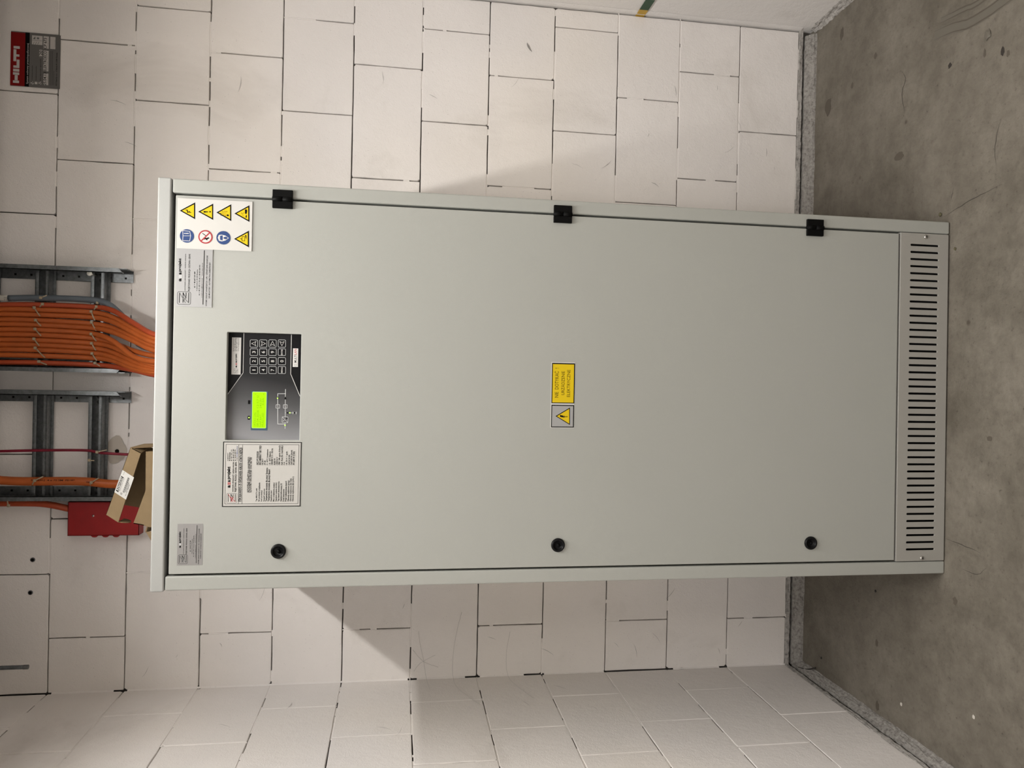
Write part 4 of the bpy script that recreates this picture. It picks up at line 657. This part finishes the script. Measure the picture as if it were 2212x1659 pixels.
# control panel
PY = 0.015
px0, pz0, px1, pz1 = -0.1275, 1.6610, 0.1235, 1.8300
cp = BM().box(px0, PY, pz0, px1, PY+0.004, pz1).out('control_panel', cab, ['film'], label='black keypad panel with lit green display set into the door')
a = PANEL_ART
l1, l2 = a[0][1], a[1][1]
for pts in ([(l1[2][0], pz1), l1[2], l1[1], (px1, l1[0][1]), (px1, pz1)], [(px1, pz0), (px1, l2[0][1]), l2[1], l2[2], (l2[2][0], pz0)]):
    P = Print(dm(PY), 0.00006); P.poly(pts, [tuple(range(len(pts)))], 'filmblack'); P.out('corner_field', cp)
P = Print(dm(PY), 0.00012)
P.add(PANEL_ART).out('panel_print', cp, kind='stuff')
for kx in KEYS_ART:
    n, x, z, kw_, kh = kx
    Q = Print(dm(PY), 0.0).base(x, z, x+kw_, z+kh, 0.0006, 'filmblack')
    Q.add([('B', x+0.0004, z+0.0004, x+kw_-0.0004, z+kh-0.0004, 0.0008, 'lgray', 1)])
    cx, cz = x+kw_/2, z+kh/2
    if n in '^v<>':
        s = 0.0052; tri = [(-s, -s*0.95), (0, s), (s, -s*0.95), (0, -s*0.45), (-s, -s*0.95)]
        f = {'^': lambda p: (p[0], p[1]), 'v': lambda p: (p[0], -p[1]), '>': lambda p: (p[1], p[0]), '<': lambda p: (-p[1], p[0])}[n]
        Q.add([('L', [(cx+f(p)[0], cz+f(p)[1]) for p in tri], 0.0008, 'white')])
    elif len(n) > 1: Q.add([('T', n, cx-0.0066, cz-0.0017, 0.0132, 0.0034, 'white', 0.8)])
    else: Q.add([('T', n, cx-(0.0024 if n != '1' else 0.0010), cz-0.0037, 0.0048 if n != '1' else 0.0020, 0.0074, 'white', 0.6)])
    Q.out('keypad_button', cp)
(bx0, bz0, bx1, bz1), (gx0, gz0, gx1, gz1) = LCD_ART
BM().box(bx0, PY-0.0004, bz0, bx1, PY+0.001, bz1, 0).out('display_bezel', cp, ['lcdbezel'])
Q = Print(dm(PY), 0.0006)
Q.k = 1; Q.poly(Q.rr(gx0, gz0, gx1, gz1, 0.002), [tuple(range(16))], 'lcdrim')
Q.k = 2; Q.poly(Q.rr(gx0+0.0012, gz0+0.0012, gx1-0.0012, gz1-0.0012, 0.0015), [tuple(range(16))], 'lcd')
Q.add(LCDTEXT_ART).out('display', cp, label='lit lime green text display')
for x, z in LEDS_ART:
    BM().lathe([(0.0017, 0.0), (0.0016, -0.0010), (0.0009, -0.0016), (0, -0.0018)], (x, PY-0.0002, z), n=12).out('indicator_light', cp, ['led'], True)

# ------------------------------------------------------------------ cable ladders on the wall
def ladder(xa, xb, zb, zt, label, bolt):
    L = empty('cable_ladder', ((xa+xb)/2, D, zb), label, 'cable ladder', 'galvanised cable ladders'); ox, oz = (xa+xb)/2, zb
    yf, yw = D-0.070, D-0.006
    for s, x in ((1, xb), (-1, xa)):       # C rails open towards each other
        b = BM(); lip, fl, th = 0.0145, 0.036, 0.0022
        zs = zb+0.010
        b.prism([(x, zs-0.010), (x-s*th, zs-0.010), (x-s*th, zt), (x, zt)], yf+0.004, yw)
        b.prism([(x, zs+0.012), (x-s*lip, zs), (x-s*lip, zt), (x, zt)], yf, yf+th)
        b.prism([(x-s*(lip-th), zs), (x-s*lip, zs), (x-s*lip, zt), (x-s*(lip-th), zt)], yf, yf+0.010)
        b.prism([(x, zs-0.010), (x-s*fl, zs-0.010), (x-s*fl, zt), (x, zt)], yw-th, yw)
        b.out('rail', L, ['zinc'], mw=Matrix.Translation((-ox, -D, -oz)))
        for z in [zb+0.05+0.03*i for i in range(12)]:
            if s > 0 or i % 2: pass
        b = BM()
        for z in [zb+0.022+0.045*i for i in range(9)]: b.box(x-s*0.023-0.003, yw-th-0.0006, z-0.003, x-s*0.023+0.003, yw-th-0.0001, z+0.003)
        b.out('rail_slots', L, ['black'], mw=Matrix.Translation((-ox, -D, -oz)), kind='stuff')
    for z in (2.352, 2.508, 2.664):
        b = BM(); h = 0.0235; x0, x1 = xa+0.004, xb-0.004; y1, y0 = D-0.014, D-0.044; th = 0.002
        b.box(x0, y1-th, z-h+0.004, x1, y1, z+h-0.004)
        b.box(x0, y0, z+h-0.006, x1, y1, z+h-0.004); b.box(x0, y0, z-h+0.004, x1, y1, z-h+0.006)
        b.box(x0, y0, z+h-0.004-0.010, x1, y0+th, z+h-0.004, 0.0008); b.box(x0, y0, z-h+0.004, x1, y0+th, z-h+0.004+0.010, 0.0008)
        b.box(x0, y1-0.001, z+h-0.005, x1, y1+0.001, z+h+0.003); b.box(x0, y1-0.001, z-h-0.003, x1, y1+0.001, z-h+0.005)
        b.out('rung', L, ['zinc'], mw=Matrix.Translation((-ox, -D, -oz)))
        if z < 2.4:
            for s, x in ((1, xb), (-1, xa)):
                for q in (0.018, 0.034):
                    BM().lathe([(0.0052, 0), (0.0052, -0.003), (0.0035, -0.0045), (0, -0.0048)], (x-s*q-ox, y1-th-D, z-oz), n=12).out('bolt', L, ['zinc_dark'], True)
    if bolt: BM().lathe([(0.0074, 0), (0.0074, -0.003), (0.0, -0.0034)], (bolt[0]-ox, D-0.062-D, bolt[1]-oz), n=20).lathe([(0.003, 0), (0.003, 0.05)], (bolt[0]-ox, D-0.062-D, bolt[1]-oz), n=8).out('bolt_glint', L, ['glint_white'], label='round bolt head with the lamp glint painted white')
    return L
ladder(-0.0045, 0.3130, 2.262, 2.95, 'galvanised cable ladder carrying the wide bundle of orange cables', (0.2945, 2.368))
ladder(-0.3925, -0.0610, 2.262, 2.95, 'galvanised cable ladder carrying one red and one thick orange cable', None)

def ext(pts): return [(pts[0][0], pts[0][1], 2.95)]+list(pts)
ords = ['first', 'second', 'third', 'fourth', 'fifth', 'sixth', 'seventh', 'eighth', 'ninth', 'tenth', 'eleventh', 'twelfth']
for i, pts in enumerate(ORANGE):
    o = tube('orange_cable', ext(pts), 0.0078 if i not in (5,) else 0.0080, None, ['orange_red' if i in (0, 11) else 'orange'], step=0.02)
    lab = 'orange cable, %s from the right in the bundle on the ladder' % ords[i]
    if i == 5: lab = 'orange cable, sixth from the right in the bundle, bending across its neighbours'
    setp(o, lab, 'cable', 'orange cables in the bundle')
tube('grey_cable', GREY, 0.0092, None, ['cable_grey'], label='dark grey cable curving beside the orange bundle on the ladder', cat='cable')
tube('wrapped_cable', [(WHITEEND[0][0], WHITEEND[0][1], 2.95)]+WHITEEND[1:], 0.0088, None, ['cable_white'], label='pale wrapped cable end above the dark grey cable', cat='cable')
tube('red_cable', ext(RED), 0.0041, None, ['crimson'], label='thin crimson cable on the left ladder running down behind the cartons', cat='cable')
tk = tube('orange_cable', ext(THICK), 0.0130, None, ['orange'], n=18, label='thick printed orange cable on the left ladder beside the red box', cat='cable')
tube('orange_cable', ext(LOWER), 0.0100, None, ['orange_red'], n=14, label='orange cable outside the left ladder entering the red box', cat='cable')
# printing on the sheaths
def cable_text(txt, x, z0, z1, y, r, h, parent, hx=0.0):
    v, f = glyphs(txt, 0.5); L = z0-z1; vs = []
    for a, b in v:
        t = (b-0.5)*h/r + hx/r       # text reads downwards, wrapped round the sheath
        vs.append((x+r*1.01*math.sin(t), y-r*1.01*math.cos(t), z0-a*L))
    return pyd('cable_print', vs, f, parent, ['black'])
cx = THICK[4][0]
cable_text('NHXH-J  4 x 70 SM  FE180/E90', cx+0.0005, 2.515, 2.375, 2.405, 0.0130, 0.006, tk, 0.003)
cable_text('0,6/1 kV  VDE-REG.Nr', cx-0.0028, 2.360, 2.295, 2.4005, 0.0128, 0.006, tk, 0.002)

rowname = ['upper rung', 'lower rung']
def tie(i, a, b, label, grp):
    a, b = Vector(a), Vector(b)
    o = empty('cable_tie', tuple(a), label, 'cable tie', grp)
    BM().box(-0.0042, -0.0030, -0.0040, 0.0042, 0.0030, 0.0040, 0.0018, 3).out('head', o, ['tie'])
    z = Vector((0, 0, 0)); strap('strap', z+Vector((0, 0.001, 0)), (b-a)+Vector((0, 0.002, 0)), 0.0032, 0.001, o, ['tie'], bow=0.002)
lab1 = ['beige cable tie on the second and third orange cables at the upper rung', 'beige cable tie on the fourth and fifth orange cables at the upper rung', 'beige cable tie on the sixth and seventh orange cables at the upper rung', 'beige cable tie on the eighth and ninth orange cables at the upper rung', 'beige cable tie on the tenth and eleventh orange cables at the upper rung', 'beige cable tie on the leftmost orange cable of the bundle at the upper rung', 'beige cable tie on the dark grey cable at the upper rung', 'beige cable tie on the rightmost orange cable at the upper rung',
        'beige cable tie on the second and third orange cables at the lower rung', 'beige cable tie on the fourth and fifth orange cables at the lower rung', 'beige cable tie on the sixth and seventh orange cables at the lower rung', 'beige cable tie on the eighth and ninth orange cables at the lower rung', 'beige cable tie on the tenth and eleventh orange cables at the lower rung', 'beige cable tie on the leftmost orange cable of the bundle at the lower rung', 'beige cable tie on the dark grey cable where it starts to bend', 'beige cable tie on the rightmost orange cable at the lower rung']
for i, (a, b) in enumerate(TIES): tie(i, a, b, lab1[i], 'cable ties round the orange bundle')
t2 = [((0, 1), 'beige cable tie round the thick orange cable at the upper rung'), ((2, 3), 'beige cable tie round the thick orange cable at the lower rung')]
for (i, j), lb in t2:
    a = Vector(TIES2[i][0]); o = empty('cable_tie', tuple(a), lb, 'cable tie', 'cable ties on the left ladder')
    BM().box(-0.0042, -0.0030, -0.0040, 0.0042, 0.0030, 0.0040, 0.0018, 3).out('head', o, ['tie'])
    for k in (i, j): strap('strap', Vector((0, 0.001, 0)), Vector(TIES2[k][1])-a+Vector((0, 0.006, 0)), 0.0032, 0.001, o, ['tie'], bow=0.002)
tie(0, *TIES2[4], 'beige cable tie holding the crimson cable at the lower rung', 'cable ties on the left ladder')
tie(0, *TIES2[5], 'empty beige cable tie on the lower rung below the crimson cable', 'cable ties on the left ladder')
tie(0, *TIES2[6], 'beige cable tie on the orange cable left of the left ladder', 'cable ties on the left ladder')

# ------------------------------------------------------------------ red junction cover
rb = empty('red_box', (-0.455, D, 2.222), 'dark red steel fire-alarm cover on the wall left of the ladder, above the cabinet', 'junction box')
T = Matrix.Translation((0.455, -D, -2.222)); yb = 2.425
xr, xl, zb, zt = -0.3993, -0.5033, 2.2215, 2.4255
b = BM().box(xl, yb, zb, xr, yb+0.0015, zt).box(xr-0.0015, yb, zb, xr, D-0.001, zt).box(xl, yb, zb, xl+0.0015, D-0.001, zt)
b.box(xl, yb, zb, xr, D-0.001, zb+0.0015).box(xl, yb, zt-0.0015, xr, D-0.001, zt); b.out('cover', rb, ['redbox'], mw=T)
for z in (2.3489, 2.3174, 2.2871):
    BM().prism([(xl+0.001, z+0.012), (xl-0.0048, z+0.0055), (xl-0.0055, z), (xl-0.0048, z-0.0055), (xl+0.001, z-0.012)], yb, yb+0.0015).out('knockout_tab', rb, ['redbox'], mw=T)
BM().lathe([(0.0036, 0.0), (0.0034, -0.0015), (0.0018, -0.0028), (0, -0.003)], (-0.4424, yb, 2.3532), n=14).out('screw', rb, ['chrome'], True, mw=T)

# ------------------------------------------------------------------ threaded rod hanging at the left
P_ = []
z = 2.474; i = 0
b = BM(); prof = []
zz = 2.4735
while zz < ZC: prof += [(0.0062, zz), (0.0054, zz+0.0012)]; zz += 0.0026
b.lathe(prof, (-0.8524, 2.3, 0), 'z', 14)
rod = b.out('threaded_rod', None, ['zinc'], label='zinc threaded rod hanging from the ceiling by the left wall', cat='rod')
BM().lathe([(0.0064, 2.4725), (0.0064, 2.4850), (0.0060, 2.4855)], (-0.8524, 2.3, 0), 'z', 14).out('dark_end', rod, ['dgray'])

# ------------------------------------------------------------------ fire stopping sign on the wall
wsm = lambda x, z, h: (x, D-0.0016-h, z)
SIGN = Print(wsm, 0.0).base(0.864, 2.4888, 1.0295, 2.6255, 0.0010, 'signgray')
SIGN.add(HILTI_ART)
SIGN.out('wall_sign', None, label='red, black and grey fire-stopping sign with handwriting, high on the right of the back wall', cat='sign')

# ------------------------------------------------------------------ striped tape at the right corner
b = BM(); x0, x1 = XR-0.0045, XR-0.0030; z0, z1 = 0.627, 0.6575
b.box(x0, 2.4235, z0, x1, 2.4765, z1, mi=0).box(x0, 2.355, z0, x1, 2.4235, z1, mi=1).box(x0, 2.10, z0, x1, 2.355, z1, mi=2)
b.out('striped_tape', None, ['tapeyellow', 'tapegreen', 'signwhite'], label='green and yellow striped tape strip on the right wall at the corner', cat='tape')

# ------------------------------------------------------------------ cardboard cartons on the cabinet
def panel(bm, P4, th, nrm, mi=0):      # quad panel with thickness along nrm, cut edges mi=1
    a = [Vector(p) for p in P4]; b = [p+Vector(nrm)*th for p in a]; n = len(a)
    va = [bm.b.verts.new(p) for p in a]; vb = [bm.b.verts.new(p) for p in b]
    f = bm.b.faces.new(va); f.material_index = 0; f = bm.b.faces.new(vb[::-1]); f.material_index = 0
    for i in range(n): f = bm.b.faces.new((va[i], vb[i], vb[(i+1) % n], va[(i+1) % n])); f.material_index = 1
ya = 1.95
cA = empty('carton', (-0.27, 2.0, 2.06), 'open brown carton tilted on its side with a white barcode label, on the cabinet top', 'carton', 'cartons on the cabinet')
OA = Vector((-0.27, 2.0, 2.06))
def LA(*p): return Vector(p)-OA
Ac, Bc, Cc, Dc = (-0.1865, ya, 2.0912), (-0.1998, ya, 2.0667), (-0.3725, ya, 2.1165), (-0.3530, ya, 2.1450)
dep = 0.10; back = Vector((0, dep, 0))
b = BM(); panel(b, [LA(*Ac), LA(*Bc), LA(*Cc), LA(*Dc)], 0.003, (0, 1, 0)); b.out('front_wall', cA, ['card', 'card_edge'])
b = BM(); panel(b, [LA(*Ac), LA(*Dc), LA(*Dc)+back, LA(*Ac)+back], 0.003, (-0.08, 0, -0.3)); b.out('carton_base', cA, ['card', 'card_edge'])
e2 = Vector((-0.0133, 0, -0.0245))
b = BM(); panel(b, [LA(*Ac)+back, LA(*Ac)+back+e2*4.2, LA(*Ac)+back+e2*4.2+(Vector(Dc)-Vector(Ac))*0.74, LA(*Dc)+back+(Vector(Ac)-Vector(Dc))*0.05], 0.003, (0, -1, 0)); b.out('rear_wall', cA, ['card', 'card_edge'])
b = BM(); panel(b, [LA(*Ac), LA(*Ac)+back, LA(*Ac)+back+Vector((0.003, 0, -0.075)), LA(*Ac)+Vector((0.003, 0.02, -0.070))], 0.003, (-1, 0, 0)); b.out('flap', cA, ['card', 'card_edge'])
b = BM(); panel(b, [LA(*Ac)+e2*0.15, LA(*Bc), LA(*Bc)+Vector((0.006, 0.03, -0.004)), LA(*Ac)+e2*0.15+Vector((0.004, 0.05, -0.004))], 0.002, (-1, 0, 0)); b.out('flap', cA, ['card', 'card_edge'])
# rounded tab at the upper end
b = BM(); pts = []
for k in range(9):
    a = -PI/2+PI*k/8; pts.append(LA(*Cc)+Vector((-0.0005-0.004*math.cos(a), 0.022+0.020*math.sin(a), -0.022*math.cos(a))))
panel(b, pts, 0.0025, (1, 0, 0)); b.out('tab', cA, ['card', 'card_edge'])
# label on carton A
eL = (Vector(Ac)-Vector(Dc)); eU = (Vector(Dc)-Vector(Cc)); Lb, Ub = eL.length, eU.length
def cm(s, q, h): p = Vector(Cc)+eL*s+eU*q+Vector((0, -h, 0)); return tuple(p-OA)
Q = Print(cm, 0.0).base(0.335, 0.03, 0.665, 0.985, 0.0003, 'sticker')
Q.add([('T', 'UNTERWA', 0.375, 0.74, 0.20, 0.16, 'black', 1.2), ('B', 0.365, 0.72, 0.585, 0.92, 0.012, 'black', 0), ('O', 0.635, 0.80, 0.022, 0.006, 'black'), ('T', 'Elektrotechnik GmbH', 0.39, 0.63, 0.19, 0.07, 'dgray', 0.2), ('T', 'CE', 0.355, 0.42, 0.03, 0.13, 'black', 1)])
for k in range(24): Q.add([('R', 0.40+k*0.0092, 0.30, 0.40+k*0.0092+(0.0055 if k % 3 else 0.0032), 0.44, 'black')])
Q.add([('T', '4046356 012345', 0.42, 0.22, 0.14, 0.06, 'black', 0.4), ('T', 'Art.-Nr. 2866763', 0.375, 0.13, 0.17, 0.06, 'black', 0.4)])
Q.out('address_label', cA, label='white barcode label')
# carton B lying on the cabinet
OB = Vector((-0.29, 2.0, 1.983))
cB = empty('carton', tuple(OB), 'open brown carton lying behind the cabinet lid under the tilted labelled one', 'carton', 'cartons on the cabinet')
def LBv(x, y, z): return Vector((x, y, z))-OB
fr = [(-0.1975, 1.984), (-0.1975, 2.0570), (-0.2950, 2.0560), (-0.3765, 2.0830), (-0.3815, 2.0580), (-0.3850, 2.0500), (-0.3900, 1.984)]
yB = 1.955
b = BM(); panel(b, [LBv(x, yB, z) for x, z in fr], 0.003, (0, 1, 0)); b.out('front_wall', cB, ['card', 'card_edge'])
b = BM(); panel(b, [LBv(-0.1975, yB+0.003, 1.984), LBv(-0.1975, yB+0.13, 1.984), LBv(-0.1975, yB+0.13, 2.02), LBv(-0.1975, yB+0.003, 2.055)], 0.003, (-1, 0, 0)); b.out('side_wall', cB, ['card', 'card_edge'])
b = BM(); panel(b, [LBv(-0.390, yB+0.003, 1.984), LBv(-0.390, yB+0.13, 1.984), LBv(-0.387, yB+0.13, 2.045), LBv(-0.387, yB+0.003, 2.048)], 0.003, (1, 0, 0)); b.out('side_wall', cB, ['card', 'card_edge'])
b = BM(); panel(b, [LBv(-0.1975, yB+0.13, 1.984), LBv(-0.390, yB+0.13, 1.984), LBv(-0.390, yB+0.13, 2.045), LBv(-0.1975, yB+0.13, 2.02)], 0.003, (0, -1, 0)); b.out('rear_wall', cB, ['card', 'card_edge'])
b = BM(); panel(b, [LBv(-0.3765, yB, 2.083), LBv(-0.3815, yB, 2.058), LBv(-0.3865, yB+0.035, 2.058), LBv(-0.3805, yB+0.035, 2.085)], 0.002, (1, 0, 0)); b.out('flap', cB, ['card', 'card_edge'])
b = BM(); panel(b, [LBv(-0.3975, yB, 2.0535), LBv(-0.428, yB, 2.036), LBv(-0.445, yB+0.0, 1.995), LBv(-0.393, yB, 1.995)], 0.003, (0, 0.9, 0.2)); b.out('flap', cB, ['card', 'card_edge'])
b = BM(); panel(b, [LBv(-0.385, yB, 2.052), LBv(-0.3985, yB, 2.055), LBv(-0.3985, yB+0.03, 2.045), LBv(-0.385, yB+0.03, 2.045)], 0.0025, (0, 0, -1)); b.out('flap', cB, ['card', 'card_edge'])
# crumpled paper
r3 = random.Random(5); bm = BM(); bmesh.ops.create_icosphere(bm.b, subdivisions=3, radius=1)
for v in bm.b.verts:
    q = 1+0.35*noise.noise(v.co*2.3)+0.22*noise.noise(v.co*5.1); v.co = Vector((v.co.x*0.020*q, v.co.y*0.022*q, v.co.z*0.026*q))
bm.out('paper_wad', None, ['paper'], mw=None, label='crumpled brown paper wad at the right end of the cartons', cat='paper')
bpy.data.objects['paper_wad'].location = (-0.165, 2.005, 2.0105)
bm = None

# ------------------------------------------------------------------ small litter on the floor
def pebble(x, y, r, mn, label, seed, cat='pebble', sz=0.6, name='pebble'):
    b = BM(); bmesh.ops.create_icosphere(b.b, subdivisions=2, radius=1)
    for v in b.b.verts:
        q = 1+0.4*noise.noise(v.co*1.7+Vector((seed*9, 0, 0))); v.co = Vector((v.co.x*r*q, v.co.y*r*0.8*q, max(v.co.z*r*sz*q, -r*sz*0.6)+r*sz*0.6))
    o = b.out(name, None, [mn], label=label, cat=cat); o.location = (x, y, 0.0002); return o
M['peb'] = mat('olive_crumb', (0.085, 0.075, 0.04), 0.8); M['flake'] = mat('pale_flake', (0.50, 0.47, 0.42), 0.8); M['seed'] = mat('black_crumb', (0.02, 0.018, 0.016), 0.6)
pebble(0.4710, 1.8050, 0.0058, 'peb', 'olive brown crumb beside the right foot of the cabinet', 1)
pebble(0.3690, 1.7480, 0.0045, 'peb', 'olive brown crumb just in front of the slotted plinth', 2)
pebble(-0.9219, 2.318, 0.0042, 'seed', 'black crumb near the left wall corner', 3)
pebble(-0.6155, 2.040, 0.0040, 'seed', 'black crumb on the floor left of the cabinet', 4)
pebble(-0.9034, 1.915, 0.0055, 'flake', 'pale paint flake nearer the left wall', 5, 'paint flake', 0.15, 'paint_flake')
pebble(-0.8190, 1.648, 0.0050, 'flake', 'pale paint flake farther out from the left wall', 6, 'paint flake', 0.15, 'paint_flake')
lump = pebble(0.887, 1.655, 0.0130, 'trowel', 'rough mortar lump stuck to the floor right of the cabinet', 7, 'mortar lump', 0.25, 'mortar_lump')
tube('wire', [(-0.995, 2.425, 0.022), (-0.985, 2.38, 0.014), (-0.966, 2.345, 0.006)], 0.0022, None, ['seed'], n=8, label='short dark wire stub at the back left floor corner', cat='wire')
for i, pts in enumerate(COBWEB):
    pass
cw = empty('cobweb', (-0.93, D, 1.2), 'dusty cobweb threads in the back left corner beside the cabinet', 'cobweb')
def thread(pts, r=0.00042):
    tube('thread', [(x+0.93, y-D, z-1.2) for x, y, z in pts], r, cw, ['cobweb'], n=4, step=0.02)
thread([(-0.78, D-0.003, 1.215), (-0.85, D-0.006, 1.232), (-0.93, D-0.010, 1.242), (-0.992, D-0.06, 1.24), (-0.996, D-0.17, 1.20), (-0.998, D-0.22, 1.17)])
thread([(-0.85, D-0.003, 1.05), (-0.92, D-0.008, 1.062), (-0.985, D-0.04, 1.06), (-0.996, D-0.12, 1.03), (-0.998, D-0.19, 1.0)])
thread([(-0.84, D-0.003, 1.357), (-0.88, D-0.004, 1.352), (-0.93, D-0.006, 1.34), (-0.985, D-0.03, 1.33), (-0.997, D-0.10, 1.32)])
thread([(-0.90, D-0.004, 1.375), (-0.94, D-0.006, 1.34), (-0.96, D-0.006, 1.29)])
thread([(-0.92, D-0.004, 1.30), (-0.945, D-0.005, 1.35), (-0.97, D-0.01, 1.37)])
